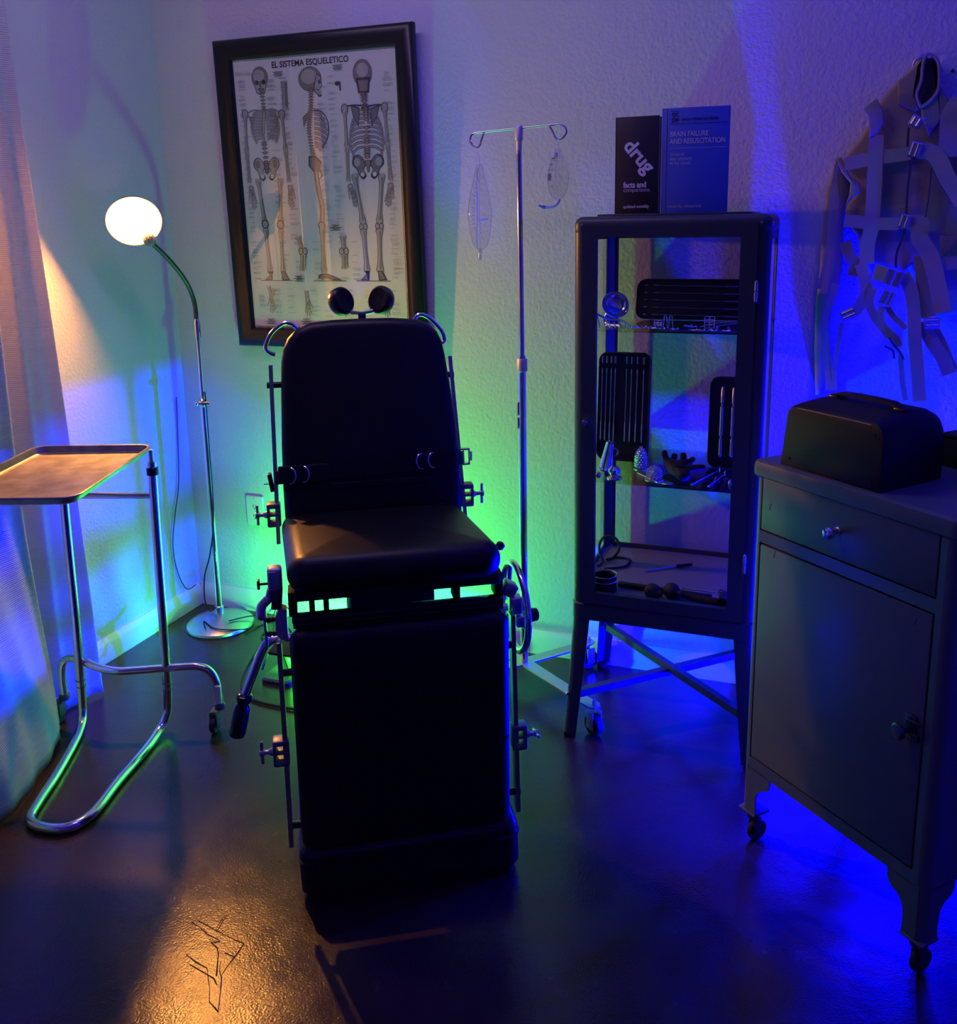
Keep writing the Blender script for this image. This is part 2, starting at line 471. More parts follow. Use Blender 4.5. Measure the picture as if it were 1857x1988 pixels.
cur = thing('curtain', 'long pale ribbed sheer curtain hanging to the floor along the left wall', 'curtain', (-2.0, 1.8, 0))
o = mb.build('curtain_panel', M['curtain'], cur)
so = o.modifiers.new('thick', 'SOLIDIFY'); so.thickness = 0.0015
mb = MB()
mb.cyl((-2.15, 2.12, 2.56), (-2.05, 0.85, 2.56), 0.012)
mb.build('curtain_rod', M['brushed'], cur)
for p in ((-2.15, 2.12), (-2.05, 0.85)):
    MB().cyl((X0, p[1], 2.56), (p[0], p[1], 2.56), 0.008).ball((p[0], p[1], 2.56), 0.02).build('rod_bracket', M['brushed'], cur)

# ================================================================ FLOOR LAMP
LP = (-2.066, 2.695)
lamp = thing('floor_lamp', 'chrome gooseneck floor lamp glowing warm white, standing in the room corner', 'lamp', (LP[0], LP[1], 0))
MB().lathe([(0.122, 0.0), (0.126, 0.006), (0.124, 0.014), (0.112, 0.022), (0.08, 0.034), (0.04, 0.046), (0.018, 0.052)], (*LP, 0), n=48).build('base', M['brushed'], lamp)
MB().lathe([(0.017, 0.050), (0.017, 0.078), (0.013, 0.082)], (*LP, 0)).build('base_collar', M['brushed'], lamp)
MB().cyl((*LP, 0.08), (*LP, 0.872), 0.0115).build('lower_pole', M['chrome'], lamp)
MB().lathe([(0.012, 0.855), (0.018, 0.862), (0.018, 0.878), (0.012, 0.885)], (*LP, 0)).cyl((LP[0] - .012, LP[1] - .02, 0.87), (LP[0] + .03, LP[1] + .0, 0.87), 0.006).ball((LP[0] - .012, LP[1] - .022, 0.87), 0.009).build('height_clamp', M['chrome'], lamp)
MB().cyl((*LP, 0.87), (*LP, 1.165), 0.009).build('upper_pole', M['chrome'], lamp)
MB().lathe([(0.0105, 1.10), (0.0125, 1.11), (0.0125, 1.165), (0.009, 1.175)], (*LP, 0)).build('pole_sleeve', M['chrome'], lamp)
neck = crv([(*LP, 1.165), (-2.066, 2.69, 1.24), (-2.062, 2.645, 1.315), (-2.055, 2.56, 1.39), (-2.048, 2.475, 1.447)], 8)
MB().tube(neck, 0.008, 12).build('gooseneck', M['gunmetal'], lamp)
HD = Vector((-2.066, 2.42, 1.518)); AX = Vector((0.60, -0.66, -0.45)).normalized()
# dome shade, open toward the room
prof = []
Rr, dep = 0.0815, 0.062
for i in range(13):
    a = 0.5 * PI * i / 12
    prof.append((Rr * math.cos(a) + 0.0005, -dep * math.sin(a)))
outer = [(r + 0.002, h) for r, h in prof]
mb = MB(); mb.mi = 0
mb.lathe(list(reversed(outer)) + [(Rr + 0.004, 0.001)], HD, AX, 40, cap=False)
mb.mi = 1
mb.lathe([(Rr + 0.004, 0.001), (Rr, 0.0)] + prof[1:-1] + [(0.001, -dep + 0.001)], HD, AX, 40, cap=False)
sh = mb.build('lamp_shade', [M['shade_out'], M['shade_in']], lamp)
sock = Vector((-2.047, 2.468, 1.452))
up_ax = (HD - AX * 0.02 - sock).normalized()
mb = MB().lathe([(0.010, -0.012), (0.017, -0.004), (0.020, 0.010), (0.017, 0.022), (0.014, 0.028)], sock, up_ax, 20)
for k in range(12):
    a = k * PI / 6; xx = up_ax.orthogonal().normalized(); yy = up_ax.cross(xx)
    q = (xx * math.cos(a) + yy * math.sin(a)) * 0.019
    mb.cyl(sock + q * 0.9 - up_ax * 0.002, sock + q + up_ax * 0.016, 0.0022, n=6)
mb.build('socket', M['shade_out'], lamp)
bc = HD - AX * 0.026 + (sock - HD).normalized() * 0.022
MB().ball(bc, (0.021, 0.021, 0.021), n=20).build('light_bulb', M['bulb'], lamp)
MB().tube(crv([(LP[0] + .012, LP[1], 0.91), (LP[0] + .02, LP[1] - .01, 0.85), (LP[0] + .016, LP[1] - .006, 0.70), (LP[0] + .014, LP[1] - .008, 0.45), (LP[0] - .008, LP[1] - .016, 0.30), (LP[0] - .04, LP[1] - .02, 0.20), (LP[0] - .055, LP[1] - .01, 0.10), (LP[0] - .04, LP[1] - .005, 0.055), (LP[0], LP[1] - .02, 0.082)], 8), 0.0025, 8).build('lamp_cord', M['rubber'], lamp)

# thin cords on the wall and the floor
c1 = MB().tube(crv([(-2.267, 2.80, 0.86), (-2.268, 2.79, 0.70), (-2.266, 2.769, 0.523), (-2.266, 2.733, 0.41), (-2.266, 2.706, 0.294), (-2.266, 2.719, 0.184), (-2.256, 2.75, 0.102), (-2.250, 2.80, 0.10)], 8), 0.0022, 8).build('cord', M['rubbergrey'])
tag(c1, 'thin dark cord drooping down the left wall to the baseboard beside the corner', 'cord')
cc = [(-1.99, 2.81, 0.012), (-1.95, 2.80, 0.065), (-1.90, 2.79, 0.11), (-1.86, 2.77, 0.13)]
c2 = MB().tube(crv([(-2.00, 2.66, 0.042), (-1.96, 2.73, 0.036), (-1.93, 2.77, 0.02), (-1.89, 2.74, 0.006), (-1.87, 2.70, 0.004), (-1.86, 2.66, 0.004), (-1.84, 2.64, 0.004), (-1.83, 2.68, 0.006), (-1.86, 2.76, 0.02), (-1.84, 2.80, 0.06), (-1.80, 2.80, 0.02), (-1.77, 2.76, 0.004), (-1.70, 2.72, 0.004)], 8), 0.0026, 8).build('power_cord', M['rubber'])
tag(c2, 'black power cord looping over the floor behind the lamp base', 'cord')
c3 = MB().tube(crv([(-2.06, 2.595, 0.034), (-2.09, 2.63, 0.041), (-2.03, 2.605, 0.034), (-1.975, 2.625, 0.026), (-1.93, 2.70, 0.006), (-1.90, 2.79, 0.01), (-1.875, 2.81, 0.10), (-1.85, 2.80, 0.14)], 8), 0.0024, 8).build('extension_lead', M['rubber'])
tag(c3, 'thin black lead curled over the lamp base and rising behind the chair', 'cord')

# ================================================================ INSTRUMENT STAND AND TRAY
RP = Vector((-1.774, 2.024, 0.012)); LPs = Vector((-2.034, 1.953, 0.012))
ms = thing('instrument_stand', 'tubular chrome instrument stand on two casters, in front of the curtain', 'stand', (-1.85, 1.8, 0))
topR = Vector((-1.757, 2.040, 0.84)); topL = Vector((-2.02, 1.968, 0.84))
u_path = [topR, (-1.760, 2.036, 0.6), (-1.764, 2.032, 0.30), (-1.768, 2.028, 0.10), (-1.770, 2.012, 0.045), (-1.768, 1.975, 0.022), (-1.750, 1.90, 0.014), (-1.715, 1.74, 0.014), (-1.683, 1.62, 0.014), (-1.695, 1.555, 0.014), (-1.75, 1.53, 0.014), (-1.815, 1.54, 0.014), (-1.852, 1.60, 0.014), (-1.905, 1.72, 0.014), (-1.975, 1.86, 0.016), (-2.012, 1.925, 0.024), (-2.028, 1.952, 0.050), (-2.030, 1.958, 0.11), (-2.026, 1.962, 0.30), (-2.023, 1.965, 0.6), topL]
MB().tube(crv(u_path, 6), 0.0128, 14).build('base_tube', M['chrome'], ms)
cross = [(-2.118, 1.975, 0.085), (-2.118, 1.975, 0.15), (-2.110, 1.978, 0.19), (-2.085, 1.98, 0.207), (-2.03, 1.975, 0.210), (-1.97, 1.965, 0.205), (-1.90, 1.97, 0.200), (-1.84, 1.995, 0.200), (-1.76, 2.030, 0.203), (-1.68, 2.062, 0.205), (-1.645, 2.075, 0.190), (-1.628, 2.082, 0.150), (-1.622, 2.082, 0.085)]
MB().tube(crv(cross, 6), 0.0115, 14).build('cross_tube', M['chrome'], ms)
MB().cyl((-2.023, 1.965, 0.738), (-1.758, 2.038, 0.738), 0.0095).build('cross_rail', M['chrome'], ms)
for a in (topR, topL):
    MB().lathe([(0.013, -0.04), (0.0165, -0.038), (0.0165, -0.018), (0.013, -0.016)], a).build('height_collar', M['black'], ms)
    MB().cyl(a - V(0, 0, .03), a + V(0, 0, .035), 0.007).build('tray_post', M['brushed'], ms)
for z in (0.155, 0.135):
    for x, y in ((-1.767, 2.030), (-2.029, 1.959)): MB().torus((x, y, z), 0.0132, 0.0012).build('joint_ring', M['gunmetal'], ms)
MB().box((-1.617, 2.073, 0.118), (0.016, 0.010, 0.055), rot('Z', 20)).build('maker_sticker', M['plate'], ms)
for i, (x, y) in enumerate([(-1.622, 2.082), (-2.118, 1.975)]):
    mb = MB()
    mb.lathe([(0.014, 0.085), (0.016, 0.08), (0.016, 0.068), (0.010, 0.066)], (x, y, 0))
    mb.box((x + .004, y - .018, 0.045), (0.005, 0.034, 0.045), rot('Z', 15), 0.002)
    mb.box((x - .018, y - .018, 0.045), (0.005, 0.034, 0.045), rot('Z', 15), 0.002)
    mb.box((x - .007, y - .010, 0.066), (0.026, 0.040, 0.006), rot('Z', 15), 0.002)
    f = mb.build('caster', M['rubbergrey'], ms)
    MB().lathe([(0.012, -0.008), (0.026, -0.008), (0.0275, -0.004), (0.0275, 0.004), (0.026, 0.008), (0.012, 0.008)], (x - .007, y - .022, 0.0275), (0.97, 0.26, 0), 24).build('wheel', M['rubber'], f)
# tray
e1 = Vector((0.982, 0.190, 0)); e2 = Vector((0.335, -0.942, 0)).normalized(); e1 = Vector((-e2.y, e2.x, 0))
tc = Vector((-1.752, 2.055, 0.872))
tr = thing('instrument_tray', 'shallow rounded steel instrument tray resting on top of the tubular stand', 'tray', tc)
def tm(x, y, z): return tc - e1 * x + e2 * y + Vector((0, 0, z))
outl = rrect(0, 0.345, 0, 0.515, (0.045, 0.045, 0.045, 0.045), 8)
flat = [(p[0], p[1]) for p in outl]
lay = [(0.007, 0.010), (0.0, 0.013), (0.0, 0.0165), (0.003, 0.018), (0.008, 0.017), (0.014, 0.0), (0.020, -0.004), (0.16, -0.004)]
mb = MB()
top = [[tm(x, y, h) for x, y in inset2d(flat, d)] for d, h in lay[:-1]]
und = [[tm(x, y, h) for x, y in inset2d(flat, d)] for d, h in ((0.021, -0.006), (0.013, -0.002), (0.007, 0.010))]
mb.loft(und + top)
mb.build('tray_pan', M['steel_tray'], tr)

# ================================================================ FRAMED CHART
tl = 0.035 / 1.05; ct, st = math.cos(math.atan(tl)), math.sin(math.atan(tl))
FP = Vector((-1.985, 2.832, 1.065))
def fm(a, b, h):   # a right, b up along the chart, h toward the room
    return FP + Vector((a, -b * st - h * ct, b * ct - h * st))
fr = thing('framed_chart', 'black framed skeleton anatomy chart under glass, hung on the back wall', 'picture', FP)
FW_, FH_ = 0.752, 1.056
def frame_ring(name, m):
    mb = MB()
    prof = [(0.0, -0.018), (0.0, 0.004), (0.006, 0.012), (0.016, 0.016), (0.030, 0.0165), (0.042, 0.012), (0.050, 0.010), (0.054, 0.0105), (0.060, 0.007), (0.066, 0.001), (0.066, -0.012), (0.0, -0.018)]
    cs = [(0, 0, 1, 1), (FW_, 0, -1, 1), (FW_, FH_, -1, -1), (0, FH_, 1, -1)]
    R = [[mb.bm.verts.new(fm(cx + sx * d, cy + sy * d, h)) for d, h in prof[:-1]] for cx, cy, sx, sy in cs]
    n = len(R[0])
    for q in range(4):
        a, b = R[q], R[(q + 1) % 4]
        for k in range(n): mb._f((a[k], b[k], b[(k + 1) % n], a[(k + 1) % n]))
    return mb.build(name, m, fr, smooth=50)
frame_ring('picture_frame', M['frame'])
MB().loft([[fm(a, b, -0.010) for a, b in ((.05, .05), (FW_ - .05, .05), (FW_ - .05, FH_ - .05), (.05, FH_ - .05))], [fm(a, b, -0.016) for a, b in ((.05, .05), (FW_ - .05, .05), (FW_ - .05, FH_ - .05), (.05, FH_ - .05))]]).build('backing_board', M['lining'], fr)
PO = (0.067, 0.073)     # lower left corner of the sheet in the frame
PW, PH = 0.617, 0.924
mb = MB()
NN = 24
g = []
for j in range(NN + 1):
    row = []
    for i in range(NN + 1):
        a = PW * i / NN; b = PH * j / NN
        row.append(mb.bm.verts.new(fm(PO[0] + a, PO[1] + b, -0.0085)))
    g.append(row)
for j in range(NN):
    for i in range(NN): mb._f((g[j][i], g[j][i + 1], g[j + 1][i + 1], g[j + 1][i]))
sheet = mb.build('chart_sheet', M['paper'], fr)
MB().loft([[fm(a, b, h) for a, b in ((.058, .058), (FW_ - .058, .058), (FW_ - .058, FH_ - .058), (.058, FH_ - .058))] for h in (-0.0055, -0.0045)]).build('glass_pane', M['pane'], fr)

# ---- the print: figures drawn as thin ink shapes on the sheet
INK = MB(); LAY = [0.0]
def pmap(a, b, h): return fm(PO[0] + a, PO[1] + b, -0.0085 + h)
def _h():
    LAY[0] += 0.0000012
    return 0.0003 + LAY[0]
def poly(pts, mi):
    h = _h(); INK.mi = mi
    INK._f([INK.bm.verts.new(pmap(x, y, h)) for x, y in pts])
def stroke(pts, w, mi):
    h = _h(); INK.mi = mi
    P = [Vector((p[0], p[1])) for p in pts]; n = len(P)
    ws = w if hasattr(w, '__len__') else [w] * n
    if len(ws) != n: ws = [ws[0] + (ws[-1] - ws[0]) * i / (n - 1) for i in range(n)]
    L, R = [], []
    for i in range(n):
        t = P[min(i + 1, n - 1)] - P[max(i - 1, 0)]
        if t.length < 1e-9: t = Vector((1, 0))
        t.normalize(); q = Vector((-t.y, t.x)) * ws[i] / 2
        a, b = P[i] + q, P[i] - q
        L.append(INK.bm.verts.new(pmap(a.x, a.y, h))); R.append(INK.bm.verts.new(pmap(b.x, b.y, h)))
    for i in range(n - 1): INK._f((L[i], L[i + 1], R[i + 1], R[i]))
def sm(pts, k=5): return [(p.x, p.y) for p in crv([(x, y, 0) for x, y in pts], k)]
def ell(c, rx, ry, mi, a0=0, n=20, rotd=0):
    ca, sa = math.cos(math.radians(rotd)), math.sin(math.radians(rotd))
    poly([(c[0] + rx * math.cos(2 * PI * i / n) * ca - ry * math.sin(2 * PI * i / n) * sa, c[1] + rx * math.cos(2 * PI * i / n) * sa + ry * math.sin(2 * PI * i / n) * ca) for i in range(n)], mi)
def bone(a, b, w, we=None):
    we = we or w * 1.9
    """long bone with knuckled ends: ink outline, bone fill, dark shading stripe"""
    w *= 1.55; we *= 1.5
    a = Vector(a[:2]); b = Vector(b[:2]); P = [a, a.lerp(b, .07), a.lerp(b, .2), a.lerp(b, .5), a.lerp(b, .8), a.lerp(b, .93), b]
    W = [we * .8, we, w * 1.05, w * .9, w * 1.1, we, we * .8]
    stroke(P, [x + 0.0022 for x in W], 0); stroke(P, [x * 0.92 for x in W], 2)
    n = Vector((-(b - a).y, (b - a).x)).normalized() * w * 0.22
    stroke([p + n for p in P[1:-1]], [x * 0.35 for x in W[1:-1]], 1)
def hand(o, d, L, spread=0.5, flip=1):
    d = Vector(d).normalized(); s = Vector((-d.y, d.x)) * flip; o = Vector(o)
    ell(o + d * L * 0.12, L * 0.13, L * 0.11, 0); ell(o + d * L * 0.12, L * 0.10, L * 0.08, 2)
    for k, (off, ln, ang) in enumerate([(-1.6, .55, -.45), (-.8, .92, -.16), (-.15, 1.0, -.04), (.5, .93, .09), (1.1, .78, .22)]):
        dd = (d + s * ang * spread).normalized(); p = o + s * off * L * 0.07 + d * L * 0.16
        e = p + dd * L * ln * 0.84
        for q0, q1 in ((0, .42), (.45, .66), (.69, .85), (.88, 1.0)):
            a, b = p.lerp(e, q0), p.lerp(e, q1)
            stroke([a, b], L * 0.062, 0); stroke([a, b], L * 0.030, 2)
def ribs_front(cx, top, bot, hw, mi=0):
    n = 10
    for i in range(n):
        t = i / (n - 1); y = top + (bot - top) * t
        w = hw * (0.62 + 0.38 * math.sin(PI * min(1, 0.15 + t * 0.72)))
        dy = (top - bot) * 0.11
        for s in (-1, 1):
            pts = sm([(cx + s * 0.004, y - dy * (0.2 if t < .7 else 1.0) * (0.3 if t < .7 else 0.4)), (cx + s * w * .45, y + dy * 0.25), (cx + s * w * .85, y - dy * .1), (cx + s * w, y - dy * 0.8), (cx + s * w * .82, y - dy * 1.35)], 4)
            stroke(pts, 0.0072, 0); stroke(pts, 0.0040, 2)
def spine(pts, w, n):
    P = sm(pts, 8); L = len(P)
    for i in range(n):
        p = P[int(i * (L - 1) / (n - 1))]
        ell(p, w, w * 0.55, 0, n=10); ell(p, w * 0.72, w * 0.34, 2, n=8)
        stroke([(p[0] - w * 1.5, p[1] + .001), (p[0] + w * 1.5, p[1] + .001)], 0.0014, 0)
def skull_front(c, rx, ry):
    ell(c, rx + .0015, ry + .0015, 0, n=28); ell(c, rx, ry, 1, n=28); ell((c[0] - rx * .12, c[1] + ry * .22), rx * .7, ry * .55, 2, n=20)
    j = (c[0], c[1] - ry * 1.05)
    poly([(j[0] - rx * .78, j[1] + ry * .45), (j[0] - rx * .55, j[1] - ry * .35), (j[0], j[1] - ry * .55), (j[0] + rx * .55, j[1] - ry * .35), (j[0] + rx * .78, j[1] + ry * .45)], 0)
    poly([(j[0] - rx * .68, j[1] + ry * .42), (j[0] - rx * .48, j[1] - ry * .28), (j[0], j[1] - ry * .46), (j[0] + rx * .48, j[1] - ry * .28), (j[0] + rx * .68, j[1] + ry * .42)], 2)
    for s in (-1, 1): ell((c[0] + s * rx * .42, c[1] - ry * .40), rx * .25, ry * .20, 0, n=14)
    poly([(c[0], c[1] - ry * .55), (c[0] - rx * .14, c[1] - ry * .85), (c[0] + rx * .14, c[1] - ry * .85)], 0)
    stroke([(j[0] - rx * .36, j[1] + ry * .0), (j[0] + rx * .36, j[1] + ry * .0)], ry * .18, 0)
    for k in range(7): stroke([(j[0] + rx * (-.3 + .1 * k), j[1] - ry * .07), (j[0] + rx * (-.3 + .1 * k), j[1] + ry * .07)], 0.0012, 2)
def pelvis(cx, cy, w, h, back=False):
    for s in (-1, 1):
        o = [(cx + s * w * .10, cy + h * .05), (cx + s * w * .30, cy + h * .42), (cx + s * w * .62, cy + h * .62), (cx + s * w * .92, cy + h * .46), (cx + s * w * .98, cy + h * .10), (cx + s * w * .72, cy - h * .18), (cx + s * w * .60, cy - h * .50), (cx + s * w * .34, cy - h * .72), (cx + s * w * .12, cy - h * .52), (cx + s * w * .28, cy - h * .20)]
        P = sm(o + [o[0]], 4); poly([p for p in P[:-1]], 0)
        q = [(cx + s * w * .5 + (x - cx - s * w * .5) * .84, cy + .02 * h + (y - cy) * .88) for x, y in P[:-1]]; poly(q, 1 if back else 2)
        ell((cx + s * w * .66, cy + h * .22), w * .20, h * .24, 2 if back else 1, n=16)
        ell((cx + s * w * .38, cy - h * .46), w * .11, h * .12, 3, n=12)
    poly([(cx - w * .2, cy + h * .3), (cx + w * .2, cy + h * .3), (cx + w * .05, cy - h * .35), (cx - w * .05, cy - h * .35)], 0)
    poly([(cx - w * .15, cy + h * .26), (cx + w * .15, cy + h * .26), (cx + w * .03, cy - h * .28), (cx - w * .03, cy - h * .28)], 1)

# front figure
p = [(0.1034, 0.8496), (0.107, 0.7619), (0.1101, 0.7437), (0.1002, 0.6411), (0.103, 0.5426), (0.071, 0.7459), (0.1513, 0.7414), (0.0331, 0.7378), (0.1792, 0.7299), (0.0276, 0.6114), (0.184, 0.6111), (0.028, 0.5075), (0.1881, 0.5048)]
skull_front((p[0][0], p[0][1] + .004), 0.0315, 0.035)
spine([(p[1][0], p[1][1] + .055), p[2]], 0.0085, 10); spine([p[3], p[4]], 0.0100, 13)
ribs_front(p[2][0], p[2][1] - .002, p[3][1] + .012, 0.056)
stroke([p[2], (p[3][0], p[3][1] + .03)], 0.0125, 0); stroke([p[2], (p[3][0], p[3][1] + .03)], 0.0085, 2)
for e in (p[7], p[8]):
    stroke(sm([p[2], ((p[2][0] + e[0]) / 2, p[2][1] + .006), e]), 0.005, 0); stroke(sm([p[2], ((p[2][0] + e[0]) / 2, p[2][1] + .006), e]), 0.0025, 2)
    ell(e, 0.014, 0.017, 0); ell(e, 0.011, 0.014, 2)
for s, e in ((1, p[7]), (-1, p[8])):
    t = (e[0] + s * .012, e[1] - .004); poly([(t[0], t[1]), (t[0] + s * .018, t[1] - .006), (t[0] + s * .012, t[1] - .05)], 1)
pel = [(0.1027, 0.555)][0]; pelvis(pel[0], pel[1], 0.053, 0.060)
bone(p[7], p[9], 0.0062); bone(p[8], p[10], 0.0062)
for a, b in ((p[9], p[11]), (p[10], p[12])):
    bone((a[0] - .003, a[1]), (b[0] - .003, b[1]), 0.0034); bone((a[0] + .003, a[1]), (b[0] + .003, b[1]), 0.0034)
hh = [(0.0327, 0.499), (0.1913, 0.4965)]
hand(hh[0], (0.12, -1), 0.082); hand(hh[1], (0.0, -1), 0.082, flip=-1)
lg = [(0.0636, 0.5211), (0.1552, 0.5202)] + [(0.0779, 0.3601), (0.1417, 0.3592), (0.0782, 0.3521), (0.1408, 0.349), (0.0839, 0.19), (0.1368, 0.1902), (0.0657, 0.1671), (0.1452, 0.1666)]
bone(lg[0], lg[2], 0.0085, 0.015); bone(lg[1], lg[3], 0.0085, 0.015)
bone(lg[4], lg[6], 0.0085, 0.015); bone(lg[5], lg[7], 0.0085, 0.013)
for k in (4, 5): ell((lg[k][0], lg[k][1] + .012), 0.015, 0.016, 0); ell((lg[k][0], lg[k][1] + .012), 0.011, 0.012, 2)
def foot_front(a, s):
    poly([(a[0] - .009, a[1] + .008), (a[0] + .009, a[1] + .008), (a[0] + s * .026, a[1] - .024), (a[0] - s * .006, a[1] - .025)], 0)
    poly([(a[0] - .006, a[1] + .005), (a[0] + .006, a[1] + .005), (a[0] + s * .019, a[1] - .021), (a[0] - s * .002, a[1] - .022)], 1)
foot_front(lg[6], -1); foot_front(lg[7], 1)
gl = [(0.0413, 0.1647), (0.1766, 0.1654), (0.2568, 0.1645), (0.3876, 0.1653), (0.4274, 0.1655), (0.5583, 0.1654)]
for i in (0, 2, 4): stroke([gl[i], gl[i + 1]], 0.0022, 0)
# side figure
q = [(0.2975, 0.8375), (0.3291, 0.796), (0.2996, 0.8056), (0.2936, 0.7434), (0.2824, 0.6809), (0.289, 0.6048), (0.3011, 0.5601)]
ell(q[0], 0.0440, 0.0395, 0, n=36); ell(q[0], 0.0424, 0.0378, 1, n=36); ell((q[0][0] - .004, q[0][1] + .008), 0.030, 0.024, 2, n=24)
fc = [(0.3221, 0.8544), (0.3379, 0.8494), (0.3407, 0.8262), (0.3418, 0.8106), (0.3343, 0.8034), (0.3385, 0.7799), (0.3277, 0.7786), (0.3106, 0.7971), (0.3095, 0.8127)]
poly(fc, 0); cxy = (sum(a[0] for a in fc) / len(fc), sum(a[1] for a in fc) / len(fc)); poly([(cxy[0] + (a[0] - cxy[0]) * .8, cxy[1] + (a[1] - cxy[1]) * .85) for a in fc], 2)
e_ = [(0.3329, 0.8267), (0.3209, 0.81)]
ell(e_[0], 0.0052, 0.0068, 0); stroke([(e_[1][0] - .004, e_[1][1] - .006), (e_[1][0] + .010, e_[1][1] - .010)], 0.003, 0)
spine([q[2], q[3], q[4], q[5], q[6]], 0.0082, 34)
rb = [(0.3036, 0.7389), (0.305, 0.7271), (0.3037, 0.7114), (0.3024, 0.6957), (0.3012, 0.6799), (0.2999, 0.6641), (0.3, 0.6482), (0.2997, 0.6323), (0.3011, 0.6203), (0.3358, 0.7332), (0.3459, 0.7131), (0.3526, 0.6971), (0.356, 0.6812), (0.3553, 0.6654), (0.3504, 0.6499), (0.3447, 0.6363), (0.3344, 0.6248), (0.3243, 0.6153)]
for i in range(9):
    a, b = rb[i], rb[9 + i]
    pts = sm([a, ((a[0] + b[0]) / 2, (a[1] + b[1]) / 2 - .001), (b[0] - .002, b[1] - .012)], 5)
    stroke(pts, 0.0090, 0); stroke(pts, 0.0054, 2)
st_ = [(0.3034, 0.737), (0.3334, 0.7314), (0.3523, 0.7049), (0.3568, 0.6732), (0.3501, 0.6459), (0.3265, 0.6132)]
stroke(sm(st_), 0.0035, 0)
sc = [(0.2869, 0.7359), (0.2594, 0.7177), (0.2611, 0.6819), (0.2803, 0.7126)]
poly(sc, 1)
pv = [(0.2725, 0.5894), (0.3009, 0.5882), (0.3229, 0.5673), (0.3122, 0.5516), (0.3242, 0.5229), (0.3016, 0.5074), (0.2873, 0.5363), (0.2699, 0.5572)]
poly(pv, 0); c_ = (sum(a[0] for a in pv) / 8, sum(a[1] for a in pv) / 8); poly([(c_[0] + (a[0] - c_[0]) * .82, c_[1] + (a[1] - c_[1]) * .86) for a in pv], 1)
ell([(0.3078, 0.5255)][0], 0.008, 0.010, 3)
s2 = [(0.2968, 0.536)] + [(0.3051, 0.3567), (0.3061, 0.3511), (0.3025, 0.1929)]
fem = sm([s2[0]] + [(0.3035, 0.4653), (0.312, 0.4136)] + [s2[1]], 5)
stroke(fem, 0.0185, 0); stroke(fem, 0.0150, 1); stroke([(a + .0015, b) for a, b in fem], 0.0075, 2)
ell(s2[1], 0.015, 0.013, 0); ell(s2[1], 0.012, 0.010, 2)
bone(s2[2], s2[3], 0.0095, 0.015)
ft = [(0.2947, 0.1906), (0.3099, 0.1907), (0.3322, 0.1841), (0.3591, 0.174), (0.3711, 0.1665), (0.3309, 0.1676), (0.3086, 0.1738), (0.2955, 0.1692), (0.2769, 0.1718), (0.2788, 0.1839)]
poly(ft, 0); c_ = (sum(a[0] for a in ft) / 10, sum(a[1] for a in ft) / 10); poly([(c_[0] + (a[0] - c_[0]) * .86, c_[1] + (a[1] - c_[1]) * .75) for a in ft], 1)
bl = [(0.3227, 0.773), (0.3211, 0.7536), (0.3575, 0.7125), (0.3612, 0.6691), (0.3412, 0.5906), (0.3412, 0.4981)] + [(0.3358, 0.4644), (0.3369, 0.4131)]
stroke(sm(bl), 0.0010, 3)
bl = [(0.2797, 0.7912), (0.2671, 0.7528), (0.252, 0.7141), (0.2578, 0.6422), (0.2687, 0.6016), (0.2446, 0.5418)] + [(0.2704, 0.4576), (0.2817, 0.3797), (0.2711, 0.31), (0.2814, 0.2483), (0.2823, 0.195)]
stroke(sm(bl), 0.0010, 3)
# back figure
r = [(0.494, 0.8426), (0.4947, 0.799), (0.4943, 0.7781), (0.4993, 0.7165), (0.497, 0.6236), (0.4949, 0.5766), (0.4212, 0.7343), (0.5679, 0.7311), (0.4217, 0.6111), (0.5727, 0.6144), (0.4186, 0.4998), (0.5768, 0.4989), (0.4963, 0.7397)]
ell(r[0], 0.0350, 0.0430, 0, n=36); ell(r[0], 0.0335, 0.0412, 1, n=36); ell((r[0][0], r[0][1] + .010), 0.022, 0.022, 2, n=24)
poly([(r[1][0] - .026, r[1][1] + .030), (r[1][0] - .020, r[1][1] - .018), (r[1][0] + .020, r[1][1] - .018), (r[1][0] + .026, r[1][1] + .030)], 0)
poly([(r[1][0] - .019, r[1][1] + .022), (r[1][0] - .014, r[1][1] - .012), (r[1][0] + .014, r[1][1] - .012), (r[1][0] + .019, r[1][1] + .022)], 1)
for i, (y0, hw) in enumerate([(0.0, .020), (.008, .024), (.016, .027), (.024, .029), (.032, .030), (.041, .031), (.050, .031), (.059, .030), (.068, .027)]):
    cy = r[12][1] - .010 - y0 * 1.75; hw *= 1.95
    for s in (-1, 1):
        pts = sm([(r[12][0] + s * .004, cy), (r[12][0] + s * hw * .6, cy - .003), (r[12][0] + s * hw, cy - .018), (r[12][0] + s * hw * .96, cy - .032)], 4)
        stroke(pts, 0.0078, 0); stroke(pts, 0.0042, 2)
spine([r[2], r[12], r[3], r[4], r[5]], 0.0100, 28)
for pts in ([(0.4426, 0.7466), (0.4757, 0.7351), (0.4757, 0.7139), (0.4686, 0.6756), (0.4512, 0.7075)], [(0.5521, 0.7404), (0.5182, 0.7327), (0.5144, 0.708), (0.5182, 0.675), (0.5387, 0.7028)]):
    poly(pts, 0); c_ = (sum(a[0] for a in pts) / 5, sum(a[1] for a in pts) / 5); poly([(c_[0] + (a[0] - c_[0]) * .8, c_[1] + (a[1] - c_[1]) * .84) for a in pts], 1)
for e in (r[6], r[7]):
    k = 1 if e[0] < r[12][0] else -1
    stroke(sm([(e[0], e[1] + .004), (e[0] + k * .02, e[1] + .010), (r[12][0] - k * .012, e[1] + .008)]), 0.005, 0)
    ell(e, 0.014, 0.017, 0); ell(e, 0.011, 0.014, 2)
bone(r[6], r[8], 0.0065); bone(r[7], r[9], 0.0065)
